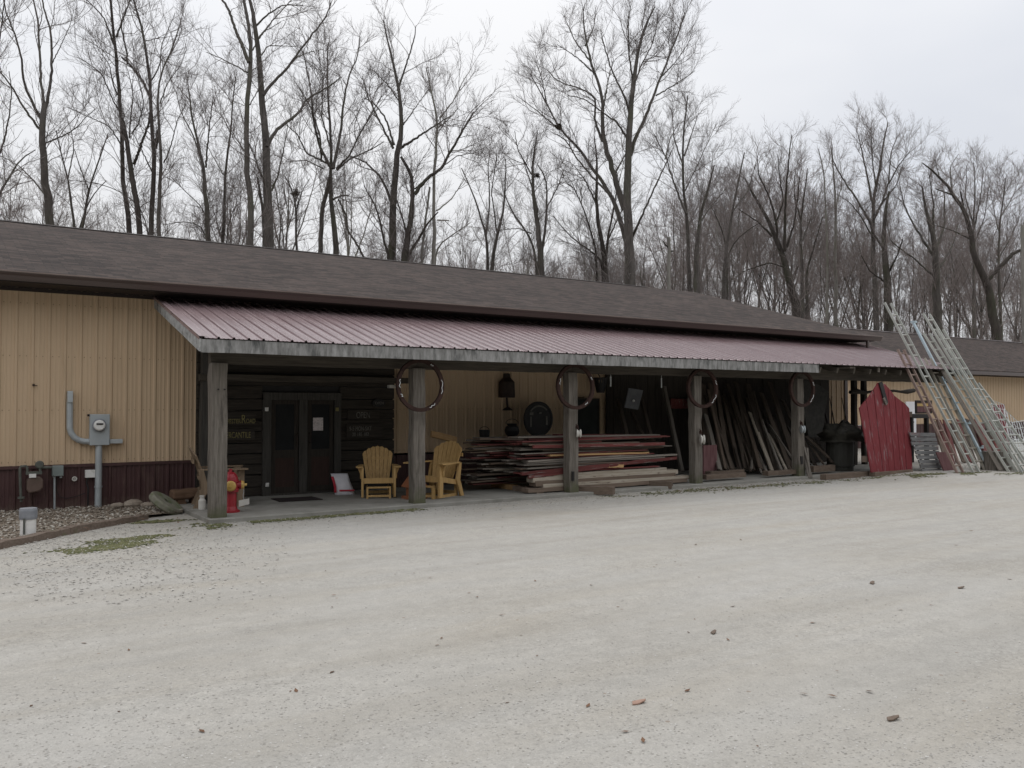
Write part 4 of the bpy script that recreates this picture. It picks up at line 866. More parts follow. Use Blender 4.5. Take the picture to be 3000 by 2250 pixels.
# heavier pale beams at the foot of the front stack
for i, (px0, px1, h, m, lab) in enumerate(((n5(1385, 565), n6(1510, 522), .085, 'paleboard', 'topmost pale squared beam at the foot of the front stack'), (n5(1215, 612), n6(1670, 560), .09, 'paleboard', 'second pale beam from the top, longest on the right'),
                                           (n5(1250, 672), n6(1640, 600), .10, 'brownboard', 'brown stained beam above the whitish one'), (n5(1350, 715), n6(1850, 618), .075, 'paleboard', 'long whitish beam running past the third post to the fourth'),
                                           (n5(1150, 765), n6(1800, 668), .075, 'brownboard', 'lowest brown beam resting on the cribbing blocks'))):
    Y = 12.98 - .02 * i + .03; p, q = W(px0, Y), W(px1, Y); p.z = q.z = (p.z + q.z) / 2
    plank(m, (p.x, Y + .12, p.z + .01 * (i == 3)), (q.x, Y + .12, q.z), .22, h, lab, 'squared beams under the front lumber stack', 'beam', 'beam')
    if i < 4: plank(m, (p.x + .3, Y + .42, p.z), (q.x - .2, Y + .42, q.z), .3, h, 'squared beam at the back of the front stack foot', 'squared beams at the back of the front stack', 'beam', 'beam')
for i, (px, L, lab) in enumerate(((n6(600, 850), .95, 'squared cribbing block poking out right of the third post'), (n6(1440, 800), .9, 'squared cribbing block poking out left of the fourth post'), (n5(1250, 800), .7, 'squared cribbing block under the left end of the front stack'))):
    p = G(px, .1); yy = (12.36, 12.62, 12.95)[i]; p = W(px, yy)
    plank('brownboard', (p.x + (.28 if i < 2 else .1), yy, .085), (p.x - (.35 if i < 2 else -.02), yy + L, .085), .17, .14, lab, 'cribbing blocks', 'cribbing_block', 'block')
bx0, bx1 = W((1378, 1400), 13.9).x, W((1530, 1400), 13.9).x + 1.6
stack(bx0, bx1, 13.85, .18, W((1450, 1285), 13.9).z, lambda t, k: (lambda u: 'greyboard' if u < .45 else 'brownboard' if u < .8 else 'redwood' if u < .93 else 'paleboard')(R.random()), 'board', 'back lumber stack behind the yellow chair', 2, .5, .2)
for x in (bx0 + .9, bx1 - .5): plank('freshboard', (x, 13.7, .11), (x, 14.5, .11), .1, .1, 'short timber bearer under the back lumber stack', 'bearers under the back stack', 'bearer', 'block')
p, q = W(k3(375, 900), 14.6), W(k3(620, 960), 14.6); plank('freshboard', p, q, .12, .05, 'yellowish board slanting down on top of the back stack', None, up=(0, -1, .3))
# more boards sloping in the front face (the crossed red ones)
for a_, c_, m, lab in ((n5(1045, 545), n6(1640, 345), 'redwood', 'red board slanting across the face of the front stack'), (n5(1140, 590), n6(1200, 380), 'redwood', 'short red board crossing under the slanting red one'), (n6(480, 465), n6(890, 455), 'freshboard', 'orange cut board end in the face of the front stack'), (n5(1200, 180), n6(1470, 145), 'redwood', 'long bright red board near the top of the front stack')):
    p, q = W(a_, 13.03), W(c_, 13.03); plank(m, p, q, .05, .06, lab, 'loose boards across the front stack', up=(0, 0, 1))

# leaning poles and boards in the third bay, leaning boards of the fourth bay
def lean(a_, c_, w, m, lab, Y0, Y1, group, th=.03, name='leaning_board'):
    p = W(c_, Y0); q = W(a_, Y1); return plank(m, p, q, w, th, lab, group, name, 'board', up=(0, -1, .35))
for i, (a_, c_) in enumerate(((k4(905, 415), k4(1100, 1330)), (k4(640, 470), k4(770, 990)), (k4(410, 560), k4(510, 970)), (k4(560, 700), k4(700, 1000)))):
    lean(a_, c_, .09, 'greyboard' if i == 0 else 'shaded_oldboard', ['grey pole leaning behind the right end of the front stack', 'brown pole leaning at the dark back of the third bay under the tin sheet', 'thin brown pole leaning near the hanging basket', 'short brown pole leaning behind the front stack'][i], 14.3, 15.2, 'poles leaning in the third bay', .06, 'leaning_pole')
p, q = W(k4(975, 600), 15.3), W(k4(1195, 600), 15.3); plank('redwood', p, q, .03, .24, 'faded red board fixed level at the back of the third bay', None)
LB = [((85, 560), (290, 1350), 'greyboard', .13), ((340, 300), (560, 1330), 'brownboard', .12), ((430, 280), (660, 1340), 'brownboard', .14), ((250, 200), (420, 1345), 'brownboard', .14), ((600, 330), (860, 1375), 'brownboard', .10),
      ((720, 530), (1040, 1375), 'paleboard', .11), ((780, 400), (1110, 1375), 'brownboard', .14), ((880, 620), (1170, 1360), 'greyboard', .07), ((985, 830), (1240, 1355), 'paleboard', .09), ((780, 980), (960, 1380), 'greyboard', .09),
      ((1000, 710), (1335, 1200), 'greyboard', .05), ((930, 640), (1340, 1320), 'brownboard', .16), ((1100, 500), (1480, 1330), 'brownboard', .15), ((880, 250), (1290, 1340), 'brownboard', .15), ((690, 120), (1030, 1360), 'brownboard', .16), ((520, 100), (780, 1350), 'brownboard', .16),
      ((750, 1040), (740, 1330), 'greyboard', .05), ((770, 1060), (880, 1385), 'greyboard', .06), ((1240, 700), (1560, 1260), 'brownboard', .12), ((150, 120), (330, 1350), 'brownboard', .16), ((1000, 100), (1400, 1340), 'brownboard', .18), ((1180, 350), (1650, 1280), 'brownboard', .14), ((40, 120), (120, 1350), 'brownboard', .2)]
for i, (a_, c_, m, w) in enumerate(LB):
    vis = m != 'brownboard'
    lean(m7(*a_), m7(*c_), w, 'shaded_oldboard' if m == 'brownboard' else m, ('light grey board leaning among the dark ones in the fourth bay' if m == 'greyboard' else 'pale board leaning at the front of the fourth bay' if m == 'paleboard' else 'dark brown board leaning at the back of the fourth bay'), 13.35 if vis else 13.75, 14.5 if vis else 15.1, 'boards leaning in the fourth bay')
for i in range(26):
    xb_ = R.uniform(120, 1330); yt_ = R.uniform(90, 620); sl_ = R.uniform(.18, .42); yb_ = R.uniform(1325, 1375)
    lean(m7(xb_ - (yb_ - yt_) * sl_, yt_), m7(xb_, yb_), R.uniform(.05, .13), 'shaded_oldboard' if R.random() < .85 else 'brownboard', 'thin old board in the tangle leaning at the back of the fourth bay', 13.6 + R.uniform(-.1, .25), 14.9 + R.uniform(-.1, .3), 'thin boards leaning in the fourth bay', .025)
b = MB(); p, q = W(m7(55, 1000), 13.5), W(m7(230, 1400), 13.4); b.box((p.x, 13.5, .1), (q.x + .15, 13.54, p.z)); tag(b.build('maroon_panel', 'maroonboard', loc=p), 'dull maroon panel just right of the fourth post', 'panel')
# timbers on the ground of bays four and five
for i, (px0, px1, Y, h, m, lab) in enumerate(((m7(60, 1425), m7(620, 1405), 12.95, .1, 'brownboard', 'long low timber on the slab right of the fourth post'), (m7(940, 1395), m7(1340, 1370), 12.9, .10, 'brownboard', 'rough timber under the pale leaning boards'), (m7(1590, 1330), m7(1900, 1320), 12.95, .14, 'brownboard', 'brown timber stack just right of the last post'),
                                            (k5(470, 1575), k5(880, 1560), 12.3, .12, 'brownboard', 'dark timber bearer left under the red barn door'), (k5(890, 1580), k5(1210, 1555), 12.1, .1, 'brownboard', 'dark timber bearer directly under the red barn door'), (m7(120, 1360), m7(600, 1350), 13.4, .12, 'brownboard', 'timber bearer under the leaning boards of the fourth bay'))):
    p, q = W(px0, Y), W(px1, Y); zz_ = SLZ + .05 + h / 2 if Y > 12.6 else gz(p.x, Y) + h / 2
    plank(m, (p.x, Y, zz_), (q.x, Y, zz_), .16, h, lab, 'timber bearers on the ground', 'timber', 'timber')
for i, (a_, c_) in enumerate(((m7(1495, 1020), m7(1600, 1470)), (m7(1535, 1035), m7(1575, 1470)), (m7(1505, 1180), m7(1555, 1465)))):
    lean(a_, c_, .05, 'greyboard', 'thin grey stick leaning against the right side of the last post', 12.62, 12.75, 'thin sticks against the last post', .025, 'leaning_stick')
# dark junk of the last bay: barrel under a tarp, draped hide, rods
c_ = W(m7(2010, 1370), 13.3); c_.z = SLZ; zb = W(m7(2000, 900), 13.3).z; br = thing('barrel', 'grey barrel under a dark tarp left of the red barn door', 'barrel', c_)
b = MB(); r_ = (W(m7(2190, 1100), 13.3).x - W(m7(1860, 1100), 13.3).x) / 2; r_ *= .72; b.lathe([(r_ * .92, 0), (r_ * .95, .2), (r_ * .99, zb * .5), (r_, zb * .8), (r_ * .98, zb)], c_, n=20); part(b, 'drum', 'barrel', br)
b = MB()
for z in (.12, zb * .85): b.lathe([(r_ * 1.01, z), (r_ * 1.02, z + .03)], c_, n=20)
part(b, 'hoops', 'barrel', br)
def drape(px_c, Y, rx, ry, rz, name, lab, cat, mat='tarp', seed=0):
    c = W(px_c, Y); b = MB(); n_, m_ = 18, 8; ring = []
    for j in range(m_ + 1):
        t = math.pi * .56 * j / m_ + .02
        ring.append(b._p([c + Vector((rx * math.sin(t) * math.cos(a), ry * math.sin(t) * math.sin(a), rz * math.cos(t))) * (1 + .55 * mnoise.noise((math.cos(a) * 2.2 + seed, math.sin(a) * 2.2, t * 2.2))) for a in [6.2832 * k / n_ for k in range(n_)]]))
    for a, d in zip(ring, ring[1:]): b.f += [[a + k, d + k, d + (k + 1) % n_, a + (k + 1) % n_] for k in range(n_)]
    b.f.append([ring[0] + k for k in range(n_)]); tag(b.build(name, mat, loc=c, smooth=True), lab, cat)
drape(m7(2025, 900), 13.3, r_ * 1.75, r_ * 1.4, .36, 'tarp', 'crumpled black tarp heaped over the grey barrel', 'tarp')
# draped dark canvas hanging from the header side
b = MB(); px = [(1490, 60), (1560, 90), (1700, 130), (1850, 235), (1830, 300), (1810, 420), (1790, 480), (1770, 880), (1560, 880), (1520, 700), (1490, 500)]
b.prism([W(m7(x, y), 14.4) for x, y in px], (0, .12, 0)); tag(b.build('canvas_sheet', 'tarp', loc=W(m7(1650, 100), 14.4)), 'dark torn canvas hanging behind the last post', 'canvas')
for i, (a_, c_) in enumerate(((m7(1890, 300), m7(1880, 800)), (m7(2030, 320), m7(2110, 700)), (m7(1770, 480), m7(1900, 900)), (m7(1860, 330), m7(1930, 720)))):
    p, q = W(c_, 14.7), W(a_, 15.2); b = MB(); b.tube([p, q], [.035 if i == 2 else .018, .03 if i == 2 else .012], 6); tag(b.build('iron_rod', 'dark_iron', loc=p), 'thin dark rod leaning on the tan wall left of the red door', 'rod', 'rods leaning on the tan wall')
# leaning scrap at the foot right of the last post
for i, (a_, c_, w) in enumerate(((m7(1520, 870), m7(1850, 1180), .09), (m7(1560, 960), m7(1760, 1260), .1), (m7(1620, 900), m7(1900, 1250), .1))):
    lean(a_, c_, w, 'shaded_oldboard', 'brown scrap board sloping low right of the last post', 13.2, 13.9, 'scrap boards right of the last post')
# rough rail frame behind the red door
rfm = thing('rail_frame', 'rough dark frame of two posts and a log rail behind the red door', 'frame', W(k5(770, 1300), 14.3))
for x in (735, 820):
    p, q = W(k5(x, 1200), 14.3), W(k5(x, 770), 14.3); b = MB(); b.bar((p.x, 14.3, SLZ), (p.x, 14.3, q.z), .13, .12, up=(0, 1, 0), seg=6, warp=.012); part(b, 'post', 'dark_wood_z', rfm)
b = MB(); p, q = W(k5(700, 870), 14.1), W(k5(1245, 862), 14.1); b.tube([p.lerp(q, k / 9) + Vector((0, 0, .025 * math.sin(k * 2.3))) for k in range(10)], [.05 + .022 * math.sin(k * 1.7) for k in range(10)], 8); part(b, 'log_rail', 'dark_boards', rfm)
# dark frame furniture and a hung picture frame right of the red door
fr = thing('table_frame', 'dark bare table frame standing right of the red door', 'table', W(k5(1290, 1300), 14))
b = MB(); p, q = W(k5(1215, 1075), 14), W(k5(1365, 1075), 14); b.box((p.x, 13.95, p.z - .06), (q.x, 14.5, p.z + .06)); part(b, 'top', 'black', fr)
for x in (p.x + .06, q.x - .06): b = MB(); b.box((x - .05, 13.97, SLZ), (x + .05, 14.07, p.z - .06)); part(b, 'leg', 'black', fr)
pf = thing('picture_frame', 'dark square frame leaning above the table frame', 'frame', W(k5(1330, 1000), 14.2)); a, c = W(k5(1262, 940), 14.2), W(k5(1400, 1052), 14.2)
b = MB(); b.box((a.x, 14.2, c.z), (a.x + .06, 14.24, a.z)); b.box((c.x - .06, 14.2, c.z), (c.x, 14.24, a.z)); b.box((a.x + .06, 14.2, a.z - .06), (c.x - .06, 14.24, a.z)); b.box((a.x + .06, 14.2, c.z), (c.x - .06, 14.24, c.z + .04)); part(b, 'frame', 'dark_wood_z', pf)
b = MB(); b.box((a.x + .06, 14.215, c.z + .04), (c.x - .06, 14.23, a.z - .06)); part(b, 'panel', 'maroonboard', pf)
b = MB(); b.box((a.x + .05, 14.205, a.z - .17), (c.x - .2, 14.212, a.z - .09)); part(b, 'label', 'hyd_yel', pf)

# ------------------------------------------------------------------ red barn door and grey panels
def leanpoly(px, Y0, k, z0=.1):
    out = []
    for p in px:
        Y = Y0
        for _ in range(6): w_ = W(p, Y); Y = Y0 + k * (w_.z - z0)
        out.append(W(p, Y))
    return out
rd = thing('barn_door', 'red pointed barn door with peeling paint leaning by the ladders', 'door', W(k5(1060, 1555), 12.1))
outl = [(880, 1555), (780, 1010), (868, 905), (940, 790), (1000, 800), (1085, 905), (1165, 965), (1205, 1010), (1235, 1540)]
def ytop(x):
    for (a0, b0), (a1, b1) in zip(outl[1:8], outl[2:8]):
        if a0 <= x <= a1: return b0 + (b1 - b0) * (x - a0) / (a1 - a0)
    return 1010
b = MB(); xs_t = [780, 838, 900, 962, 1022, 1082, 1142, 1205]; xs_b = [880, 932, 982, 1033, 1084, 1134, 1185, 1235]
for i in range(7):
    g = 2; xa, xb = xs_t[i] + g, xs_t[i + 1] - g; ba, bb_ = xs_b[i] + g, xs_b[i + 1] - g
    mid = [(x, ytop(x)) for x in (868, 940, 1000, 1085, 1165) if xa < x < xb]
    poly_ = [(ba, 1555 - 15 * (ba - 880) / 355), (xa, ytop(xa))] + mid + [(xb, ytop(xb)), (bb_, 1555 - 15 * (bb_ - 880) / 355)]
    pp = leanpoly([k5(*v) for v in poly_], 12.08, .13); b.prism([v + Vector((0, R.uniform(-.006, .006), 0)) for v in pp], (0, .03, .003))
part(b, 'planks', 'reddoor', rd)
b = MB()
for yy in (1060, 1440): a, c = leanpoly([k5(800, yy), k5(1225, yy)], 12.14, .13); b.bar(a, c, .03, .14)
part(b, 'battens', 'brownboard', rd)
b = MB(); a, c = leanpoly([k5(958, 785), k5(1008, 965)], 12.05, .13); b.bar(a, c, .03, .13, up=(1, 0, .3)); part(b, 'hay_hook_slot', 'black', rd)
b = MB(); a, c = leanpoly([k5(985, 920), k5(1012, 975)], 12.035, .13); b.bar(a, c, .03, .07, up=(1, 0, .3)); part(b, 'patch', 'greyboard', rd)
sh = thing('slat_panel', 'grey weathered slat panel leaning right of the red door', 'panel', W(m5(340, 1590), 11.85))
b = MB(); TL, TR, BR, BL = m5(110, 1025), m5(470, 1030), m5(600, 1590), m5(300, 1590); n_ = 9
def bl(u, v): 
    a = (TL[0] + (TR[0] - TL[0]) * u, TL[1] + (TR[1] - TL[1]) * u); c = (BL[0] + (BR[0] - BL[0]) * u, BL[1] + (BR[1] - BL[1]) * u); return (a[0] + (c[0] - a[0]) * v, a[1] + (c[1] - a[1]) * v)
for i in range(n_):
    o = R.uniform(-.03, .03); q = leanpoly([bl(o, i / n_ + .008), bl(1, i / n_ + .008), bl(1, (i + 1) / n_ - .008), bl(o, (i + 1) / n_ - .008)], 11.95, .18, .05); b.prism([v + Vector((0, R.uniform(-.008, .008), 0)) for v in q], (0, .03, 0))
part(b, 'slats', 'shutter', sh)
b = MB(); q = leanpoly([bl(.12, .0), bl(.17, .0), bl(.17, 1), bl(.12, 1)], 11.99, .18, .05); b.prism(q, (0, .04, 0)); q = leanpoly([bl(.8, .0), bl(.85, .0), bl(.85, 1), bl(.8, 1)], 11.99, .18, .05); b.prism(q, (0, .04, 0)); part(b, 'battens', 'timber', sh)
q = leanpoly([m5(490, 1300), m5(640, 1300), m5(770, 1590), m5(610, 1590)], 11.75, .16, .05); b = MB(); b.prism(q, (0, .03, 0)); tag(b.build('maroon_panel', 'maroonboard', loc=q[2]), 'faded maroon panel behind the foot of the leftmost ladder', 'panel')
# weathered stump between the ladder feet
c_ = G(m5(1320, 1545), .06); w_ = .36; hz = W(m5(1320, 1280), c_.y).z; b = MB(); rg = []
for j in range(7):
    rg.append(b._p([c_ + Vector((w_ * (1.05 - .02 * j) * math.cos(a) * (1 + .12 * mnoise.noise((math.cos(a) * 3, math.sin(a) * 3, 1))), w_ * .9 * math.sin(a) * (1 + .12 * mnoise.noise((math.cos(a) * 3, math.sin(a) * 3, 1))), (hz - .06) * j / 6 - .02)) for a in [6.2832 * k / 26 for k in range(26)]]))
for a, d in zip(rg, rg[1:]): b.f += [[a + k, a + (k + 1) % 26, d + (k + 1) % 26, d + k] for k in range(26)]
b.f.append([rg[-1] + k for k in range(26)]); tag(b.build('tree_stump', 'post', loc=c_), 'grey weathered stump standing between the ladder feet', 'stump')

# ------------------------------------------------------------------ ladders
def ladder(name, label, feet, tops, mat, rw=.032, rd_=.055, step=.31, rung=.02, flat=None, k=None):
    ps_ = []
    for f_, t_ in zip(feet, tops):
        g = G(f_, .07); ps_.append((g, WX(t_, g.x)))
    # same lean for both rails, so that the ladder is plane
    (f0, t0), (f1, t1) = ps_
    yf = (f0.y + f1.y) / 2; yt = (t0.y + t1.y) / 2; zt = (t0.z + t1.z) / 2; yt = max(yt, yf + .35 * zt)
    need = PEY - .04; zc = PEZ - .02
    f0, f1 = Vector((f0.x, yf, .05)), Vector((f1.x, yf, .05)); t0, t1 = Vector((f0.x, yt, zt)), Vector((f1.x, yt, zt))
    t = thing(name, label, 'ladder', (f0 + f1) / 2, 'ladders leaning on the porch eave')
    for a, c in ((f0, t0), (f1, t1)): b = MB(); b.bar(a, c, rw, rd_, up=(0, -1, 0)); part(b, 'rail', mat, t)
    L = (t0 - f0).length; n_ = int(L / step)
    for i in range(1, n_ + 1):
        u = i * step / L - .1 / L
        if u > .995: break
        a, c = f0.lerp(t0, u), f1.lerp(t1, u); b = MB()
        if flat: b.bar(a + Vector((-.02, -.02, 0)), c + Vector((.02, -.02, 0)), .10, .03, up=(0, 0, 1))
        else: b.tube([a, c], rung, 6)
        part(b, 'rung', mat, t)
    return t, f0, t0, f1, t1
M['tread'] = surf('pale_tread_wood', (.32, .29, .24), (.45, .42, .36), 2, (9, 9, 1.5), rough=.8, bump=.1)
lad = {}
lad['B'] = ladder('extension_ladder', 'reddish weathered ladder, leftmost of those leaning on the eave', ((2802.5, 1386), (2826, 1385)), ((2628, 1037), (2650, 1012)), 'ladder_red', rw=.042)
lad['A'] = ladder('extension_ladder', 'tallest pale ladder, reaching highest against the trees', ((2849, 1385), (2873, 1384)), ((2590, 886), (2611, 889)), 'alu')
lad['C'] = ladder('step_ladder', 'pale wooden ladder with broad flat treads behind the tallest one', ((2866, 1377), (2888, 1376)), ((2704, 1050), (2732, 1050)), 'tread', flat=True, step=.36)
lad['E'] = ladder('extension_ladder', 'grey ladder right of the bluish pole with close rungs', ((2952, 1381), (2978, 1380)), ((2703, 976), (2726, 977)), 'alu', step=.25)
lad['F'] = ladder('extension_ladder', 'long pale ladder rising highest on the right of the group', ((2976, 1381), (3003, 1380)), ((2699, 918), (2729, 921)), 'alu')
lad['F2'] = ladder('extension_ladder', 'aluminium ladder section lying tight against the long right ladder', ((2989, 1383), (3020, 1382)), ((2738, 962), (2768, 966)), 'alu')
lad['G'] = ladder('extension_ladder', 'shorter ladder at the far right leaning less steeply', ((3024, 1381), (3068, 1379)), ((2836, 1124), (2864, 1120)), 'alu', step=.24)
# red tips on the leftmost ladder
# bluish pole with hooks
g = G((2899.5, 1376), .07); tp = WX((2675, 943.5), g.x); mp_ = thing('metal_pole', 'bluish zinc channel pole with hooks leaning among the ladders', 'pole', g)
b = MB(); b.bar(Vector((g.x, g.y, .05)), tp, .07, .05, up=(0, -1, 0)); part(b, 'channel', 'bluegalv', mp_)
for px in (m5(620, 300), m5(780, 620), m5(930, 910), m5(1110, 1250)):
    d_ = (tp - g); u = (WX(px, g.x).z - .05) / (tp.z - .05); c = g.lerp(tp, u); b = MB(); b.box(c + Vector((.03, -.06, -.02)), c + Vector((.16, -.02, .02))); b.box(c + Vector((.13, -.06, .02)), c + Vector((.16, -.02, .06))); part(b, 'hook', 'bluegalv', mp_)
b = MB(); b.box(tp + Vector((-.05, -.05, -.02)), tp + Vector((.12, .05, .03))); b.box(Vector((g.x - .04, g.y - .05, .05)), Vector((g.x + .13, g.y + .05, .08))); part(b, 'end_plate', 'bluegalv', mp_)
g = G(m5(1215, 1290), .07); g = Vector((23.2, 11.6, .06)); tp = Vector((23.2, 13.1, 2.9)); g = G((2933, 1379), .07); tp = WX((2752, 1068), g.x)
plank('greyboard', g, tp, .16, .03, 'broad grey plank leaning between the bluish pole and the grey ladder', None, 'leaning_plank', 'plank', up=(0, -1, .3))
for i in range(15):
    xt = 470 + i * 62 + R.uniform(-20, 20); yt = R.uniform(830, 960)
    p, q = W(m5(xt + 190 + R.uniform(-25, 25), 1500), 12.9), W(m5(xt, yt), 13.5); p.z = max(p.z, .1)
    plank(R.choice(['shaded_oldboard', 'shaded_oldboard', 'redwood', 'brownboard']), p, q, R.uniform(.14, .24), .03, 'old board leaning in the row behind the ladder feet', 'boards leaning behind the ladders', 'leaning_board', 'board', up=(0, -1, .3))
# white wire racks in a heap at the far right
def wire_rack(name, lab, quad, nu, nv, r=.007):
    c0 = sum(quad, Vector()) / 4; t = thing(name, lab, 'rack', c0, 'white wire racks heaped at the right'); b = MB()
    A, B_, C_, D_ = quad
    f_ = lambda u, v: A.lerp(B_, u).lerp(D_.lerp(C_, u), v)
    b.tube([A, B_, C_, D_], r * 2, 6, closed=True); part(b, 'frame', 'wire_white', t); b = MB()
    for i in range(1, nu): b.tube([f_(i / nu, 0), f_(i / nu, 1)], r, 4)
    for i in range(1, nv): b.tube([f_(0, i / nv), f_(1, i / nv)], r, 4)
    part(b, 'wires', 'wire_white', t)
def wq(pts, Y0, k): return leanpoly([m5(*p) for p in pts], Y0, k, .05)
wire_rack('wire_rack', 'tall white wire rack standing behind the shortest ladder', wq(((1240, 570), (1420, 640), (1640, 1300), (1440, 1290)), 13.2, .2), 5, 8)
wire_rack('wire_rack', 'white wire rack slumped at the right edge of the heap', wq(((1430, 700), (1640, 900), (1800, 1480), (1560, 1480)), 12.6, .3), 5, 6)
wire_rack('wire_rack', 'low white wire rack lying flat on the ladder pile', wq(((1540, 890), (1720, 860), (1860, 1300), (1640, 1330)), 12.2, .25), 6, 5)
wire_rack('wire_rack', 'small white wire rack in front of the heap', wq(((1560, 1130), (1740, 1130), (1800, 1420), (1640, 1430)), 11.6, .2), 6, 5)
q = wq(((1270, 650), (1440, 640), (1560, 1500), (1330, 1500)), 13.5, .1); b = MB(); b.prism(q, (0, .03, 0)); tag(b.build('red_panel', 'reddoor', loc=q[2]), 'dull red panel hidden behind the white wire racks', 'panel')
q = wq(((1000, 900), (1150, 900), (1350, 1500), (1180, 1500)), 13.3, .1); b = MB(); b.prism(q, (0, .03, 0)); tag(b.build('red_panel', 'maroonboard', loc=q[2]), 'maroon panel seen between the rails of the grey ladder', 'panel')

# ------------------------------------------------------------------ trees
t1 = crop(0, 0, 2.3038); t2 = crop(700, 0, 2.0238); t3 = crop(1300, 0, 1.9289); t4 = crop(2100, 350, 2.4578)
def unit(v): return v / np.maximum(np.linalg.norm(v, axis=-1, keepdims=True), 1e-9)
def tubes(P, Rr, n):
    N, K, _ = P.shape; T = unit(np.gradient(P, axis=1)); ref = unit(np.cross(P[:, -1] - P[:, 0], NR.normal(size=(N, 3))))[:, None, :]
    u = unit(ref - (ref * T).sum(-1, keepdims=True) * T); w = np.cross(T, u)
    a = np.arange(n) * 2 * math.pi / n
    V = P[:, :, None, :] + Rr[:, :, None, None] * (np.cos(a)[None, None, :, None] * u[:, :, None, :] + np.sin(a)[None, None, :, None] * w[:, :, None, :])
    k, i = np.meshgrid(np.arange(K - 1), np.arange(n), indexing='ij'); j = (i + 1) % n
    q = np.stack([k * n + i, k * n + j, (k + 1) * n + j, (k + 1) * n + i], -1).reshape(-1, 4)
    return V.reshape(-1, 3), (q[None] + (np.arange(N) * K * n)[:, None, None]).reshape(-1, 4)
def join(parts):
    V, Q, o = [], [], 0
    for v, q in parts: V.append(v); Q.append(q + o); o += len(v)
    return np.concatenate(V), np.concatenate(Q)
def resample(pts, radii, K):
    pts = np.array(pts, float); s = np.concatenate([[0], np.cumsum(np.linalg.norm(np.diff(pts, axis=0), axis=1))]); t = np.linspace(0, s[-1], K)
    P = np.stack([np.interp(t, s, pts[:, i]) for i in range(3)], 1); r = np.interp(t, s, radii)
    for _ in range(2): P[1:-1] = (P[:-2] + 2 * P[1:-1] + P[2:]) / 4
    j = NR.normal(size=P.shape) * np.minimum(.06 * r[:, None] ** .5, .12 * s[-1] / K); j[0] = 0; P += j
    return P, r
def grow(P, Rr, per_m, t0, len_rng, angle, up, K, rmax, r_end, curl=.12, jit=.16):
    """side branches from parent curves; returns child curves"""
    N, Kp, _ = P.shape; L = np.linalg.norm(np.diff(P, axis=1), axis=2).sum(1)
    cnt = NR.poisson(per_m * L * (1 - t0)) + 1; idx = np.repeat(np.arange(N), cnt); n = len(idx)
    t = t0 + (1 - t0) * NR.random(n) ** .85; f = t * (Kp - 1); k = np.minimum(f.astype(int), Kp - 2); g = (f - k)[:, None]
    p = P[idx, k] * (1 - g) + P[idx, k + 1] * g; d = unit(P[idx, k + 1] - P[idx, k]); r = Rr[idx, k] * (1 - g[:, 0]) + Rr[idx, k + 1] * g[:, 0]
    perp = unit(np.cross(d, NR.normal(size=(n, 3)))); a = NR.uniform(angle[0], angle[1], n)[:, None] * (1 - .45 * t[:, None] ** 3)
    dr = unit(d * np.cos(a) + perp * np.sin(a) + np.array([0, 0, up]))
    ln = NR.uniform(len_rng[0], len_rng[1], n) * (1 - .45 * t); out = np.empty((n, K, 3)); out[:, 0] = p
    for q in range(1, K):
        out[:, q] = out[:, q - 1] + dr * (ln / (K - 1))[:, None]
        dr = unit(dr + np.array([0, 0, curl]) + NR.normal(size=(n, 3)) * jit)
    r0 = np.minimum(r * .62, rmax * (.45 + .55 * ln / len_rng[1])); rr_ = r0[:, None] + (r_end - r0[:, None]) * np.linspace(0, 1, K)[None] ** .8
    return out, np.maximum(rr_, r_end)
def crown_of(limbs, dens=1., spread=1., fine=1.):
    """limbs: list of (P, r) -> branch levels"""
    P0 = np.stack([p for p, r in limbs]); R0 = np.stack([r for p, r in limbs])
    A = grow(P0, R0, 1.45 * dens, .22, (1.2 * spread, 4.6 * spread), (.5, 1.2), .12, 8, .031, .008, .07, .2)
    B = grow(A[0], A[1], 3.1 * dens, .12, (.5 * spread, 1.9 * spread), (.45, 1.05), .12, 6, .0125, .005 * fine, .06, .2)
    C = grow(B[0], B[1], 5.6 * dens, .08, (.25, 1.05), (.35, .95), .16, 4, .0065 * fine, .0032 * fine, .06, .16)
    return A, B, C
def build_tree(name, label, base, limbs, bark='bark', twig='twig', dens=1., spread=1., group='trees behind the building', fine=1., sides=9):
    t = thing(name, label, 'tree', base, group)
    V, Q = join([tubes(p[None], r[None], sides if r[0] > .08 else 6) for p, r in limbs]); rawmesh('trunk', V, Q, bark, t)
    dens *= 1.12; A, B, C = crown_of([(p, r) for p, r in limbs[1:]] + [limbs[0]] if len(limbs) > 1 else limbs, dens, spread, fine)
    V, Q = join([tubes(*A, 4), tubes(*B, 3), tubes(*C, 3)]); rawmesh('crown', V, Q, twig, t)
    return t
def traced(label, d, cr, limbs, K=26, **k):
    """limbs: (points in crop pixels, start width, end width in crop pixels); first limb is the main stem and runs on down to the ground"""
    s = {t1: 2.3038, t2: 2.0238, t3: 1.9289, t4: 2.4578}[cr]; out = []; base = None
    for i, (pp, w0, w1) in enumerate(limbs):
        n = len(pp); drift = 0 if i == 0 or w1 > 9 else R.uniform(-3.2, 3.2); wob = R.uniform(0, 6)
        stem = pp[0][1] > 1380 and cr is not t4 or (cr is t4 and pp[0][1] > 1370)
        pts = []
        for j, q in enumerate(pp):
            u = j / (n - 1); pts.append(D(cr(*q), d + (drift * u if not stem else drift * .3 + .8 * math.sin(wob + 2 * u))))
        w = [(w0 + (w1 - w0) * (j / (n - 1)) ** .8) / s / 2 / F * d for j in range(n)]
        if stem:
            g = pts[0].copy(); g.z = -.1; g.x += R.uniform(-.2, .2); pts = [g] + pts; w = [w[0] * 1.25] + w
            if base is None: base = Vector((g.x, g.y, 0))
        out.append(resample(pts, w, K))
    return build_tree('bare_tree', label, base or Vector((pts[0].x, pts[0].y, 0)), out, **k)
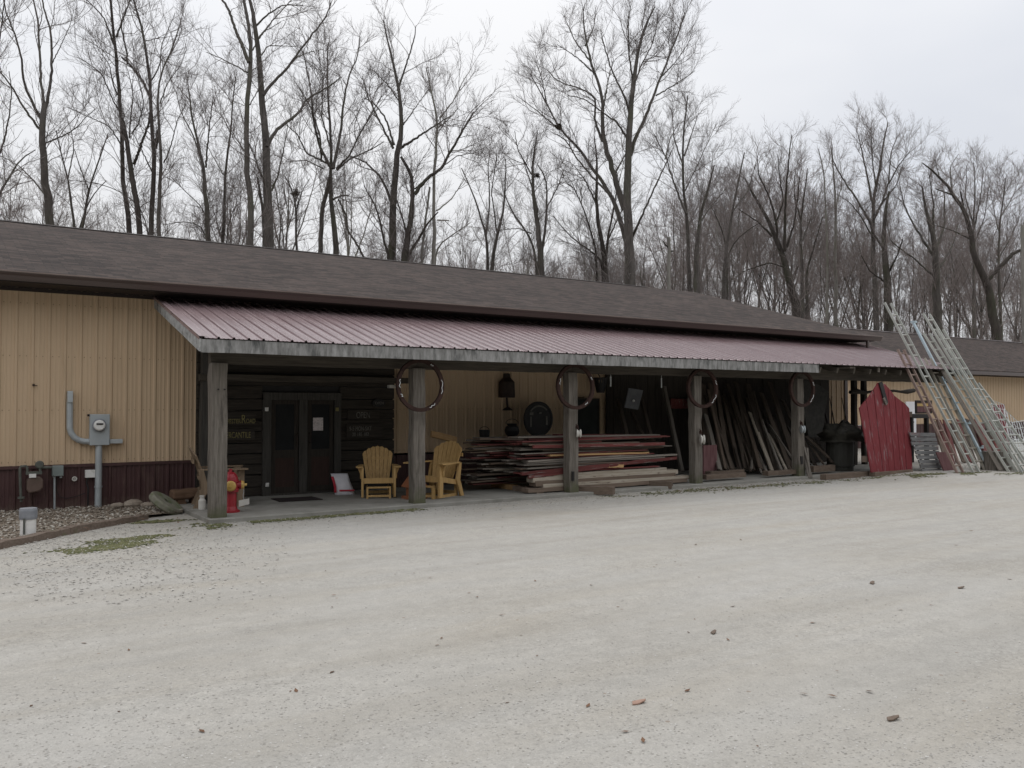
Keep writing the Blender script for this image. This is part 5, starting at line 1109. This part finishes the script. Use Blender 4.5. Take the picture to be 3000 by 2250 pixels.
traced('bare tree with a three way fork, second from the left edge', 40, t1, [
    ([(345, 1530), (322, 1300), (295, 1130), (285, 960), (290, 780), (302, 700)], 55, 34), ([(300, 720), (275, 560), (265, 330), (255, 130), (222, -20), (190, -160)], 20, 8), ([(308, 725), (340, 600), (350, 430), (350, 250), (310, 100), (280, -20), (275, -150)], 22, 8),
    ([(275, 800), (200, 660), (150, 520), (150, 400), (100, 230), (40, 80), (10, -60)], 20, 7), ([(268, 870), (160, 730), (90, 600), (0, 480), (-90, 400)], 17, 7), ([(308, 965), (440, 910), (520, 860), (590, 780), (640, 740)], 11, 4), ([(300, 1310), (220, 1210), (130, 1120), (0, 1050)], 13, 5), ([(350, 430), (400, 330), (470, 180), (500, 60)], 8, 3)], dens=.95)
traced('slender leaning tree cut by the left edge', 38, t1, [([(-120, 1550), (-60, 1390), (0, 1305), (50, 1250), (80, 1130), (150, 1050), (240, 1010)], 24, 6), ([(-80, 1150), (0, 1030), (30, 940), (60, 800), (80, 600), (60, 480)], 17, 5), ([(-160, 1000), (-100, 800), (-60, 500), (0, 250), (30, 0)], 16, 6)], dens=.9)
traced('small forked tree low behind the ridge at left', 47, t1, [([(510, 1555), (470, 1300), (460, 1200), (400, 1000), (380, 880)], 18, 6), ([(550, 1555), (590, 1310), (620, 1200), (700, 1000), (730, 900)], 19, 6), ([(530, 1540), (580, 1400), (640, 1280), (720, 1220)], 12, 5), ([(460, 1200), (500, 1000), (480, 880), (440, 760)], 10, 4), ([(600, 1290), (540, 1130), (500, 1000)], 10, 4)], dens=.9, spread=.8)
traced('tall dark twin stemmed tree with long left branches', 42, t1, [
    ([(880, 1590), (860, 1430), (822, 1220), (835, 1000), (822, 800), (790, 500), (780, 300), (760, 130), (740, -20), (730, -160)], 36, 13), ([(950, 1600), (912, 1300), (880, 1100), (850, 950), (830, 820)], 38, 26), ([(905, 1110), (960, 960), (1000, 850), (1012, 760)], 20, 12), ([(875, 930), (880, 800), (900, 650), (880, 540), (850, 440)], 12, 4),
    ([(805, 750), (750, 650), (690, 500), (600, 430), (530, 390)], 11, 4), ([(790, 640), (760, 560), (740, 440), (660, 330)], 12, 4), ([(830, 1000), (740, 850), (600, 790), (450, 720)], 11, 4), ([(780, 330), (700, 120), (640, 50), (560, -20)], 12, 5), ([(785, 250), (830, 130), (880, 0)], 14, 6), ([(890, 900), (940, 830), (970, 700), (920, 470)], 11, 4)], bark='bark_dark', dens=.95)
traced('tall tree with a snapped off side stem and crooked top', 42, t1, [
    ([(1020, 1605), (1030, 1300), (1045, 1100), (1045, 940), (1012, 800), (1015, 650), (1020, 500), (985, 400), (970, 250), (950, 100), (890, -20), (860, -150)], 34, 10), ([(1045, 1000), (1062, 930), (1066, 885)], 30, 24), ([(1015, 660), (960, 540), (870, 430), (820, 385)], 20, 12), ([(860, 430), (850, 330), (815, 170), (870, 20), (900, -80)], 14, 6),
    ([(1012, 560), (1080, 440), (1090, 300), (1150, 170), (1180, 90)], 11, 3), ([(975, 280), (1050, 260), (1130, 250)], 8, 3), ([(1030, 1170), (960, 1020), (900, 900)], 10, 4), ([(1000, 1470), (940, 1380), (860, 1320), (700, 1230), (480, 1220)], 9, 4)], bark='bark_dark', dens=.95)
traced('slim tree with an elbow low on its right side', 41, t1, [([(1075, 1608), (1065, 1300), (1100, 1110), (1080, 950), (1070, 800), (1065, 650), (1050, 560), (1120, 430), (1200, 250), (1220, 150)], 27, 6), ([(1105, 1100), (1150, 1000), (1180, 880), (1200, 800), (1260, 700)], 11, 4), ([(1080, 700), (1130, 560), (1220, 440), (1260, 330)], 9, 3)], dens=1.)
traced('medium tree with a bushy crown left of the tall pair', 47, t1, [([(1410, 1645), (1385, 1300), (1375, 1130), (1330, 930), (1290, 780), (1270, 600)], 34, 8), ([(1390, 1130), (1400, 980), (1420, 800), (1440, 640)], 15, 5), ([(1375, 1130), (1300, 900), (1220, 760), (1190, 620)], 12, 4), ([(1395, 1420), (1290, 1330), (1150, 1190)], 9, 4), ([(1400, 1540), (1290, 1480), (1100, 1520)], 9, 4)], dens=1.05)
traced('thin crooked tree just left of the tall pair', 48, t1, [([(1500, 1655), (1520, 1350), (1510, 1170), (1550, 960), (1570, 800), (1570, 640), (1590, 520)], 23, 6), ([(1510, 1180), (1440, 1060), (1380, 950)], 9, 4), ([(1530, 1650), (1540, 1480), (1600, 1380)], 10, 4), ([(1555, 900), (1490, 760), (1480, 600)], 8, 3)], dens=1.)
traced('very tall smooth trunk, left one of the tall pair', 40, t2, [
    ([(65, 1470), (75, 1250), (45, 1000), (40, 800), (55, 550), (70, 380), (85, 280), (60, 130), (20, -10), (0, -150)], 39, 15), ([(58, 370), (20, 270), (-20, 180), (-60, 60), (-110, -20)], 24, 12), ([(50, 430), (0, 400), (-100, 350), (-190, 310)], 10, 4), ([(45, 650), (100, 560), (160, 470)], 8, 3), ([(80, 300), (130, 200), (250, 130)], 9, 3), ([(40, 900), (-20, 820), (-80, 700)], 9, 3)], dens=.7)
traced('very tall broad tree, right one of the tall pair, with big right limbs', 41, t2, [
    ([(178, 1478), (170, 1150), (165, 850), (140, 650), (130, 400), (110, 200), (90, 100), (55, -20), (30, -150)], 60, 13), ([(168, 870), (210, 775), (300, 715), (370, 650), (400, 585), (560, 500), (600, 460)], 24, 7), ([(145, 565), (200, 490), (290, 400), (340, 330), (420, 220), (520, 100), (545, 20)], 20, 7), ([(125, 340), (170, 270), (340, 275)], 10, 4), ([(105, 150), (190, 70), (260, 30), (380, 30)], 12, 4),
    ([(160, 1100), (100, 950), (60, 850)], 14, 5), ([(190, 1130), (230, 1050), (270, 860), (290, 740)], 13, 4), ([(150, 1480), (140, 1200), (110, 1050)], 24, 12), ([(115, 230), (200, 120), (330, -20)], 12, 5), ([(340, 340), (420, 310), (500, 290)], 8, 3)], dens=.8)
traced('low twiggy tree holding a dark squirrel nest', 46, t2, [([(345, 1498), (340, 1300), (335, 1160), (300, 1080), (270, 1040)], 15, 5), ([(338, 1250), (380, 1120), (420, 1060)], 7, 3), ([(235, 1480), (255, 1320), (220, 1150), (210, 1080)], 12, 5)], dens=1.1, spread=.7)
traced('round crowned tree with a leaning second stem', 47, t2, [
    ([(580, 1518), (570, 1320), (540, 1200), (535, 1080), (550, 1000), (545, 800), (530, 600), (520, 400), (530, 250)], 36, 6), ([(480, 1508), (490, 1300), (510, 1150), (540, 1050)], 30, 22), ([(548, 1000), (470, 850), (440, 700), (430, 560), (400, 400), (380, 300)], 19, 5), ([(560, 1000), (600, 820), (620, 620), (650, 450), (700, 350), (720, 220)], 20, 5), ([(578, 1000), (650, 930), (720, 790), (800, 650), (850, 560)], 15, 5), ([(580, 1010), (660, 940), (780, 890), (860, 840)], 13, 5),
    ([(530, 970), (400, 910), (350, 800), (280, 740)], 12, 5), ([(490, 960), (480, 800), (430, 640), (330, 480)], 13, 4), ([(500, 1000), (400, 950), (270, 960)], 9, 3), ([(550, 900), (490, 700), (500, 480), (470, 300)], 12, 4), ([(560, 1180), (610, 1160), (650, 1160)], 13, 9), ([(590, 1180), (640, 1290), (635, 1350), (700, 1450), (745, 1530)], 11, 13)], dens=1.15)
traced('spreading tree with crossing dark limbs right of the round one', 45, t2, [
    ([(910, 1555), (905, 1350), (925, 1050), (928, 880), (985, 800), (965, 650), (945, 500), (925, 400), (880, 250), (855, 120)], 50, 6), ([(940, 540), (985, 400), (1040, 230), (1050, 150)], 14, 4), ([(915, 880), (850, 750), (760, 560), (730, 450)], 17, 5), ([(950, 880), (1050, 820), (1160, 745), (1250, 690)], 18, 5), ([(905, 1200), (880, 1130), (840, 1050), (750, 960), (650, 920)], 21, 7), ([(920, 860), (870, 700), (800, 610), (740, 580)], 15, 5), ([(975, 740), (1060, 620), (1130, 520)], 9, 3), ([(950, 600), (880, 500), (800, 420)], 9, 3)], dens=.95)
traced('leaning tree with a stout snapped limb reaching right', 44, t2, [
    ([(975, 1558), (1010, 1330), (1040, 1150), (1020, 1000), (960, 930)], 40, 15), ([(1042, 1150), (1100, 1070), (1200, 1000), (1260, 890), (1330, 770), (1392, 665)], 24, 10), ([(985, 1530), (1080, 1410), (1120, 1300), (1180, 1260)], 20, 7), ([(1040, 1120), (1150, 1030), (1300, 920), (1410, 905)], 10, 4), ([(900, 1545), (850, 1400), (830, 1250), (740, 1100)], 18, 6), ([(1000, 1400), (960, 1250), (900, 1100)], 13, 5)], bark='bark_dark', dens=1.)
traced('pale slender tree with short broken pegs on its trunk', 45, t2, [([(1150, 1572), (1160, 1350), (1150, 1150), (1165, 900), (1188, 710), (1150, 600), (1120, 450), (1110, 400)], 25, 6), ([(1190, 700), (1270, 600), (1330, 480), (1380, 400)], 10, 3), ([(1165, 1462), (1270, 1390), (1372, 1320)], 10, 4), ([(1172, 1250), (1260, 1180), (1340, 1060)], 10, 4), ([(1175, 1305), (1245, 1308)], 8, 7), ([(1085, 1560), (1095, 1380), (1115, 1250), (1130, 1110)], 17, 11), ([(1180, 760), (1250, 700), (1300, 640)], 8, 3)], bark='bark_pale', dens=.75)
traced('thin forked tree between the pale tree and the nest tree', 56, t3, [([(250, 1538), (245, 1350), (215, 1250), (170, 1100), (100, 950)], 19, 5), ([(265, 1536), (300, 1330), (340, 1200), (350, 1050), (350, 900)], 23, 5), ([(240, 1330), (260, 1150), (250, 950), (260, 850)], 11, 4), ([(300, 1310), (270, 1080), (300, 880)], 10, 4)], dens=1.05)
traced('many stemmed tree with a nest in its fork', 55, t3, [([(550, 1562), (540, 1380), (530, 1250), (500, 1050), (500, 900), (530, 750)], 42, 6), ([(545, 1460), (575, 1300), (580, 1200), (590, 1000), (530, 930)], 18, 6), ([(525, 1480), (490, 1330), (380, 1200), (340, 1080)], 16, 5), ([(505, 1000), (420, 850), (400, 740)], 10, 3), ([(580, 1180), (650, 1040), (690, 930)], 9, 3), ([(495, 1320), (420, 1290), (320, 1300)], 8, 3), ([(530, 1200), (510, 1100), (480, 1000), (440, 880)], 14, 4)], dens=1.1)
traced('tree with dark sweeping limbs left of the great tree', 54, t3, [([(920, 1608), (910, 1430), (870, 1250), (860, 1100), (870, 900), (850, 780)], 36, 6), ([(915, 1440), (935, 1300), (965, 1150), (1000, 980)], 18, 5), ([(865, 1604), (860, 1400), (800, 1200), (720, 1020)], 16, 4), ([(862, 1150), (800, 1020), (740, 940)], 12, 4), ([(900, 1460), (830, 1420), (700, 1330), (620, 1220)], 12, 4), ([(930, 1350), (1000, 1200), (1040, 1120)], 10, 4)], bark='bark_dark', dens=1.2)
traced('greatest tree, tall spreading crown above the middle of the roof', 50, t3, [
    ([(1055, 1620), (1045, 1400), (1040, 1250), (1036, 1100), (1050, 900), (1048, 740), (1060, 580), (1070, 450), (1090, 350), (1110, 200), (1160, 90), (1190, 40)], 64, 7), ([(1055, 880), (1088, 760), (1140, 670), (1180, 560), (1225, 440), (1290, 280), (1340, 150), (1362, 70)], 24, 5), ([(1050, 640), (1020, 540), (950, 400), (905, 250), (890, 190)], 13, 4), ([(1022, 1180), (980, 1050), (930, 880), (890, 750), (905, 600), (880, 480), (830, 350), (795, 200), (785, 40)], 38, 6),
    ([(897, 800), (850, 680), (862, 560), (800, 510), (640, 460), (590, 400)], 16, 4), ([(1035, 1380), (990, 1200), (930, 1080), (860, 980), (750, 820), (650, 725), (580, 580), (490, 420)], 32, 5), ([(1058, 1350), (1100, 1265), (1150, 1150), (1220, 1000), (1290, 850)], 17, 5), ([(945, 1110), (850, 1010), (740, 880), (690, 790), (640, 760)], 14, 5), ([(960, 1000), (1000, 920), (1040, 850)], 13, 6), ([(1035, 780), (980, 690), (890, 630), (800, 560), (700, 540)], 14, 4),
    ([(1075, 480), (1110, 380), (1180, 250), (1210, 120)], 11, 4), ([(900, 620), (930, 450), (960, 330)], 11, 4), ([(830, 350), (740, 230), (680, 90)], 11, 4), ([(855, 420), (760, 330), (640, 250)], 10, 4), ([(1070, 480), (1050, 330), (1040, 120), (1060, 20)], 12, 4), ([(800, 260), (850, 150), (860, 30)], 9, 3), ([(1225, 440), (1310, 350), (1380, 250)], 9, 3), ([(1200, 540), (1320, 470), (1420, 400)], 9, 3), ([(580, 580), (560, 460), (520, 350)], 9, 3), ([(640, 720), (520, 620), (410, 540)], 9, 3), ([(1250, 900), (1280, 780), (1330, 690)], 8, 3)], dens=1.2, spread=.9)
traced('double trunked tree right of the great tree', 56, t3, [([(1430, 1645), (1425, 1450), (1440, 1250), (1500, 1050), (1530, 930)], 38, 6), ([(1395, 1640), (1380, 1400), (1370, 1200), (1350, 1000), (1350, 800), (1370, 600), (1380, 540)], 26, 5), ([(1372, 1210), (1310, 1060), (1260, 900), (1190, 760)], 15, 4), ([(1350, 930), (1300, 780), (1290, 620)], 11, 4), ([(1360, 880), (1400, 760), (1440, 640)], 10, 3), ([(1440, 1270), (1500, 1180), (1600, 1060)], 10, 4), ([(1362, 1080), (1430, 940), (1540, 700)], 9, 3)], dens=1.1)
traced('upright grey tree at the right end of the main ridge', 60, t3, [([(1580, 1640), (1590, 1450), (1620, 1250), (1660, 1050), (1700, 860)], 25, 6), ([(1600, 1400), (1560, 1250), (1500, 1150)], 10, 4), ([(1630, 1200), (1720, 1080), (1760, 930)], 10, 4), ([(1595, 1440), (1680, 1320), (1800, 1250)], 9, 4)], dens=1.1)
traced('dark tree leaning left with arching limbs over the roof end', 62, t4, [
    ([(590, 1420), (520, 1150), (470, 950), (400, 800), (335, 650), (230, 500), (200, 420)], 66, 6), ([(490, 950), (490, 700), (500, 500), (520, 250), (540, 110)], 24, 5), ([(445, 930), (430, 740), (380, 560), (300, 400), (290, 260)], 20, 5), ([(505, 920), (560, 740), (590, 500), (600, 380)], 18, 5), ([(400, 840), (300, 740), (150, 640)], 18, 5), ([(480, 1060), (380, 1030), (200, 1090), (100, 1160)], 12, 4), ([(420, 760), (480, 600), (450, 400), (440, 250)], 12, 4)], bark='bark_dark', dens=1.1, twig='twig_red_hazy')
traced('straight slim tree right of the dark leaning one', 66, t4, [([(620, 1430), (612, 1050), (600, 700), (640, 500), (655, 350)], 30, 6), ([(602, 720), (560, 560), (560, 400)], 12, 4), ([(605, 900), (680, 700), (700, 520)], 12, 4), ([(650, 1430), (640, 1100), (720, 850), (760, 700)], 24, 6)], dens=1.1, twig='twig_red_hazy')
traced('tall pale poplar with few branches', 66, t4, [([(860, 1490), (852, 1150), (855, 700), (845, 400), (825, 210)], 32, 6), ([(790, 1490), (800, 1000), (780, 600), (770, 320), (730, 210)], 20, 5), ([(855, 640), (900, 480), (890, 300)], 10, 3)], bark='bark_pale', dens=.8, twig='twig_red_hazy')
traced('tallest round topped tree of the right hand wood', 64, t4, [
    ([(1150, 1490), (1130, 1000), (1122, 760), (1122, 560), (1180, 350), (1205, 100), (1235, 20)], 42, 6), ([(1130, 720), (1190, 600), (1240, 450), (1250, 250), (1300, 120)], 20, 5), ([(1115, 760), (1000, 560), (900, 420), (830, 280), (830, 180)], 17, 5), ([(1125, 620), (1080, 400), (1040, 200), (1010, 80)], 18, 5), ([(1240, 460), (1310, 330), (1390, 230)], 11, 4), ([(1130, 860), (1040, 700), (960, 600), (870, 540)], 11, 4), ([(1150, 520), (1120, 300), (1110, 60)], 12, 4), ([(1190, 600), (1290, 480), (1340, 330)], 11, 4)], dens=1.15, twig='twig_red_hazy')
traced('stout dark trunk behind the tallest ladder', 62, t4, [([(1240, 1490), (1222, 1150), (1200, 900), (1210, 650), (1240, 520)], 66, 12), ([(1215, 1150), (1290, 1000), (1340, 860)], 18, 5), ([(1205, 950), (1120, 800), (1080, 700)], 16, 5), ([(1225, 1180), (1100, 1090), (1040, 980)], 14, 5)], bark='bark_dark', dens=1.1, twig='twig_red_hazy')
traced('bushy reddish tree behind the shorter ladders', 62, t4, [([(1590, 1500), (1580, 1000), (1555, 800), (1500, 640), (1480, 480)], 64, 8), ([(1580, 1010), (1440, 800), (1350, 620), (1320, 480)], 22, 5), ([(1575, 950), (1640, 760), (1640, 560), (1620, 430)], 22, 5), ([(1560, 820), (1560, 600), (1530, 400)], 18, 5), ([(1585, 1150), (1420, 1000), (1250, 880), (1220, 700)], 16, 5), ([(1590, 1100), (1700, 900), (1740, 740)], 16, 5)], twig='twig_red_hazy', dens=1.3)
traced('gnarled tree with a wide low fork at the far right', 58, t4, [
    ([(2020, 1580), (1975, 1290), (1945, 1150), (1865, 1040), (1830, 900), (1832, 740), (1770, 620), (1680, 520), (1600, 400), (1540, 340), (1480, 310)], 66, 6), ([(1955, 1150), (2060, 1040), (2130, 965), (2230, 925)], 34, 22), ([(1690, 540), (1580, 500)], 14, 8), ([(1775, 620), (1755, 520)], 14, 9), ([(1690, 500), (1680, 340), (1740, 250)], 9, 3), ([(1600, 400), (1570, 290)], 8, 3), ([(1820, 860), (1700, 800), (1570, 760)], 12, 4)], bark='bark_dark', dens=.8, twig='twig_red_hazy')
traced('upright tree rising out of the right fork of the gnarled one', 64, t4, [([(2050, 1580), (2030, 1050), (2030, 800), (2060, 600), (2080, 420)], 24, 5), ([(2032, 820), (1990, 620), (1960, 450)], 10, 3), ([(2045, 700), (2130, 560), (2170, 450)], 10, 3), ([(2030, 1000), (2120, 850), (2180, 700)], 10, 3)], dens=1.2, twig='twig_red_hazy')
traced('finely branched tree behind the gnarled one', 72, t4, [([(1850, 1560), (1850, 1000), (1850, 700), (1860, 450), (1850, 310)], 24, 4), ([(1850, 800), (1900, 560), (1920, 360)], 12, 3), ([(1850, 760), (1790, 560), (1800, 330)], 12, 3), ([(1852, 900), (1930, 700), (1960, 480)], 10, 3)], dens=1.3, twig='twig_red_hazy')
# utility pole at the right edge and a pale dead snag
b = MB(); p = D(t4(2200, 760), 52); g = Vector((p.x, p.y, -.1)); b.tube([g, p], [.14, .10], 10); tag(b.build('utility_pole', 'bark_pale', loc=(p.x, p.y, 0)), 'plain grey utility pole at the right edge of the photo', 'pole')
sn = thing('dead_snag', 'pale broken dead trunk standing alone behind the ridge', 'tree', Vector((D(t3(1270, 1620), 53).x, D(t3(1270, 1620), 53).y, 0)))
p, q = D(t3(1270, 1340), 53), D(t3(1272, 1640), 53); b = MB(); b.tube([Vector((q.x, q.y, -.1)), q, q.lerp(p, .4), q.lerp(p, .7) + Vector((.05, 0, 0)), p], [.13, .12, .11, .10, .115], 9); part(b, 'trunk', 'bark_pale', sn)
b = MB(); c = D(t3(1265, 1395), 53); b.tube([c, c + Vector((-.3, -.1, .1)), c + Vector((-.55, -.15, .3))], [.06, .05, .03], 6); c = D(t3(1275, 1420), 53); b.tube([c, c + Vector((.35, .0, .05))], [.05, .04], 6); part(b, 'stub', 'bark_dark', sn)
for px, d, s, lab in ((t2(338, 1147), 45.6, .24, 'dark squirrel nest in the low twiggy tree at left'), (t3(648, 716), 50, .19, 'small squirrel nest on the left limb of the greatest tree'), (t3(527, 993), 54.8, .19, 'squirrel nest in the fork of the many stemmed tree')):
    c = D(px, d); rr_ = NR.normal(size=(130, 3)); rr_ = unit(rr_) * NR.uniform(.3, 1.2, (130, 1)) * s * np.array([1, 1, .85]); pc = np.array(c) + rr_
    V = OCT[None] * NR.uniform(.02, .075, (130, 6, 1)) * np.array([1.3, 1, .5]) + pc[:, None, :]; Q = (OF[None] + (np.arange(130) * 6)[:, None, None]).reshape(-1, 3)
    tag(rawmesh('squirrel_nest', V.reshape(-1, 3), Q, 'nest', loc=tuple(c), smooth=False), lab, 'nest', 'squirrel nests')
# woods further back: a few kinds of tree, copied
def proto(h, nl, spread_a, label, bark, twig, dens, low):
    limbs = []; tr = [Vector((0, 0, -.1))]; n_ = 7; top = h * R.uniform(.8, .95)
    for j in range(1, n_): tr.append(Vector((R.uniform(-.02, .02) * h * (j / n_), R.uniform(-.02, .02) * h * (j / n_), top * j / (n_ - 1))))
    r0 = .0085 * h; limbs.append(resample(tr, [r0 * (1 - .86 * (j / (n_ - 1))) for j in range(n_)], 20))
    for k in range(nl):
        z = R.uniform(low, .72); i = z * (n_ - 1) * h / top; i = min(i, n_ - 1.01); a0 = tr[int(i)].lerp(tr[int(i) + 1], i - int(i)); az = k * 2.4 + R.uniform(-.5, .5); ang = R.uniform(.3, 1.) * spread_a; L = (h - a0.z) * R.uniform(.65, 1.0); pts = [a0]; d_ = Vector((math.cos(az) * math.sin(ang), math.sin(az) * math.sin(ang), math.cos(ang)))
        for _ in range(5): pts.append(pts[-1] + d_ * L / 5); d_ = (d_ + Vector((R.uniform(-.16, .16), R.uniform(-.16, .16), .12))).normalized()
        rr_ = r0 * (1 - z) * .75; limbs.append(resample(pts, [rr_ * (1 - .85 * j / 5) for j in range(6)], 20))
    return build_tree('woodland_tree', label, (0, 0, 0), limbs, bark, twig, dens, .85, 'trees of the wood further back', 1.3, 6), h
PR = [proto(16, 6, .55, 'fork', 'bark', 'twig', .9, .35), proto(18, 7, .5, '', 'bark', 'twig_red_hazy', .9, .3), proto(17, 5, .7, '', 'bark_dark', 'twig_red_hazy', .9, .4), proto(15, 8, .6, '', 'bark', 'twig_red_hazy', 1., .25), proto(19, 5, .4, '', 'bark_pale', 'twig', .8, .45), proto(14, 7, .65, '', 'bark_dark', 'twig', 1., .3)]
SKY = [(-100, 400), (150, 520), (300, 470), (500, 430), (700, 380), (900, 340), (1100, 380), (1300, 560), (1450, 540), (1600, 570), (1800, 560), (1950, 470), (2100, 470), (2250, 460), (2380, 500), (2500, 500), (2650, 560), (2800, 540), (2900, 560), (3100, 640)]
def skyline(x): return float(np.interp(x, [a for a, _ in SKY], [c for _, c in SKY]))
KL = ['slim forked woodland tree further back, grey twigs', 'tall reddish twigged woodland tree further back', 'wide limbed dark woodland tree further back', 'bushy reddish woodland tree further back', 'pale straight woodland tree further back', 'dark low spreading woodland tree further back']
first = set()
def plant(x, ytop, d, k):
    pr, h = PR[k]; p = D((x, 1187), d); hh = (1187 - ytop) / F * d + 1.7; s = hh / h
    o = pr if k not in first else copy_tree(pr); first.add(k)
    o.location = (p.x, p.y, 0); o.scale = (s, s, s); o.rotation_euler = (0, 0, R.uniform(0, 6.28)); o['label'] = KL[k]; o['group'] = 'trees of the wood further back'
for i in range(11): x = -60 + i * 180 + R.uniform(-30, 30); plant(x, skyline(x) + abs(R.gauss(40, 90)), R.uniform(54, 84), R.choice([0, 0, 1, 4, 5]))
for i in range(2): x = 90 + i * 620 + R.uniform(-50, 50); plant(x, 653 + .1 * x - R.uniform(90, 230), R.uniform(58, 80), R.choice([0, 3, 5]))
for i in range(27): x = 1960 + i * 42 + R.uniform(-18, 18); plant(x, skyline(x) + abs(R.gauss(0, 70)), R.uniform(72, 112), R.choice([0, 1, 1, 2, 3, 3, 4, 5]))
for i in range(13): x = 1900 + i * 90 + R.uniform(-18, 18); plant(x, skyline(x) + 140 + abs(R.gauss(0, 70)), R.uniform(68, 90), R.choice([1, 2, 3, 3, 5]))
for i in range(24): x = 1080 + i * 38 + R.uniform(-14, 14); plant(x, R.uniform(690, 770) + .03 * (x - 1100), R.uniform(125, 190), R.choice([0, 3, 5, 1]))
# sapling thicket between the trunks, too many stems to count
def thicket(n, x0, x1, y0, y1, d0, d1, name, lab):
    P = np.empty((n, 7, 3)); Rr = np.empty((n, 7))
    for i in range(n):
        x = R.uniform(x0, x1); d = R.uniform(d0, d1); p = D((x, 1187), d); h = (1187 - R.uniform(y0, y1)) / F * d + 1.7; lx, ly = R.gauss(0, .09), R.gauss(0, .09); r = R.uniform(.015, .045)
        for j in range(7): t = j / 6; P[i, j] = (p.x + lx * h * t + R.gauss(0, .12) * (j > 0), p.y + ly * h * t + R.gauss(0, .12) * (j > 0), h * t - .05); Rr[i, j] = r * (1 - .85 * t)
    A = grow(P, Rr, .85, .25, (.9, 3.2), (.4, 1.1), .2, 6, .02, .007, .06, .2); B = grow(A[0], A[1], 1.7, .1, (.4, 1.2), (.4, 1.), .15, 4, .011, .006, .05, .2)
    V, Q = join([tubes(P, Rr, 4), tubes(*A, 3), tubes(*B, 3)]); tag(rawmesh(name, V, Q, 'twig_red_hazy', loc=(30, 60, 0)), lab, kind='stuff')
thicket(430, 1880, 3100, 720, 900, 68, 105, 'sapling_thicket', 'dense thicket of thin saplings under the right hand wood')
thicket(90, 1250, 1950, 720, 800, 70, 110, 'sapling_thicket', 'thin saplings showing just above the middle of the roof ridge')

n_ = 9000; P = np.stack([NR.uniform(-85, 95, n_), NR.uniform(-58, -38, n_), NR.uniform(0, 1, n_) ** .9 * 22], 1); P[:, 2] *= .78 + .22 * np.sin(P[:, 0] * .7) * np.cos(P[:, 0] * .23)
M['sky_blocker'] = surf('sky_blocker_green', (.03, .04, .022), (.06, .07, .04), 2, bump=0)
stones('sky_blocker_belt', P, NR.uniform(.5, 1.2, n_), 1.1, 'sky_blocker', 'unseen dark foliage belt added behind the camera to block low sky')  # unseen belt behind the camera, added to keep low sky light off the porch
# ------------------------------------------------------------------ sky, sun, camera
w = bpy.data.worlds.new('World'); scene.world = w; w.use_nodes = True; n = w.node_tree.nodes; l = w.node_tree.links
bgd = n['Background']
sky = n.new('ShaderNodeTexSky'); sky.sky_type = 'NISHITA'; sky.sun_disc = False
SUN_EL, SUN_AZ = math.radians(58), math.radians(20)
sky.sun_elevation = SUN_EL; sky.sun_rotation = SUN_AZ; sky.air_density = 1; sky.dust_density = 4; sky.ozone_density = 1
tc = n.new('ShaderNodeTexCoord'); mp = n.new('ShaderNodeMapping'); mp.inputs['Scale'].default_value = (1, 1, 2.6); l.new(tc.outputs['Generated'], mp.inputs[0])
t = noise_n(n, l, mp.outputs[0], 1.5, 4, .5, .3)
cl = ramp(n, [(.34, (7.45, 7.7, 8.25)), (.5, (8.35, 8.5, 8.85)), (.64, (9.0, 9.05, 9.2))]); l.new(t.outputs[0], cl.inputs[0])
o = mixc(n, l, .93, sky.outputs[0], cl.outputs[0])
sz = n.new('ShaderNodeSeparateXYZ'); l.new(tc.outputs['Generated'], sz.inputs[0]); gr = ramp(n, [(0., .90), (.2, .98), (.45, 1.1), (1., 1.95)]); l.new(sz.outputs[2], gr.inputs[0])
o = mixc(n, l, 1., o, gr.outputs[0], 'MULTIPLY'); l.new(o, bgd.inputs['Color']); bgd.inputs['Strength'].default_value = .1
sl = bpy.data.lights.new('sun', 'SUN'); sl.energy = .5; sl.angle = math.radians(25); sl.color = (1, .97, .93); so = bpy.data.objects.new('sun', sl); COL.objects.link(so)
sd_ = Vector((math.sin(SUN_AZ) * math.cos(SUN_EL), math.cos(SUN_AZ) * math.cos(SUN_EL), math.sin(SUN_EL))); so.rotation_euler = sd_.to_track_quat('Z', 'Y').to_euler()
cam = bpy.data.cameras.new('camera'); co = bpy.data.objects.new('camera', cam); COL.objects.link(co); co.location = EYE
co.rotation_euler = Matrix((RT, UP, -FW)).transposed().to_euler(); cam.sensor_fit = 'HORIZONTAL'; cam.sensor_width = 36; cam.lens = 36 * F / 3000; cam.clip_end = 2000; cam.clip_start = .05
scene.camera = co
scene.view_settings.view_transform = 'Standard'; scene.view_settings.look = 'None'; scene.view_settings.exposure = 0; scene.view_settings.gamma = 1
scene.render.resolution_x = 1024; scene.render.resolution_y = 768
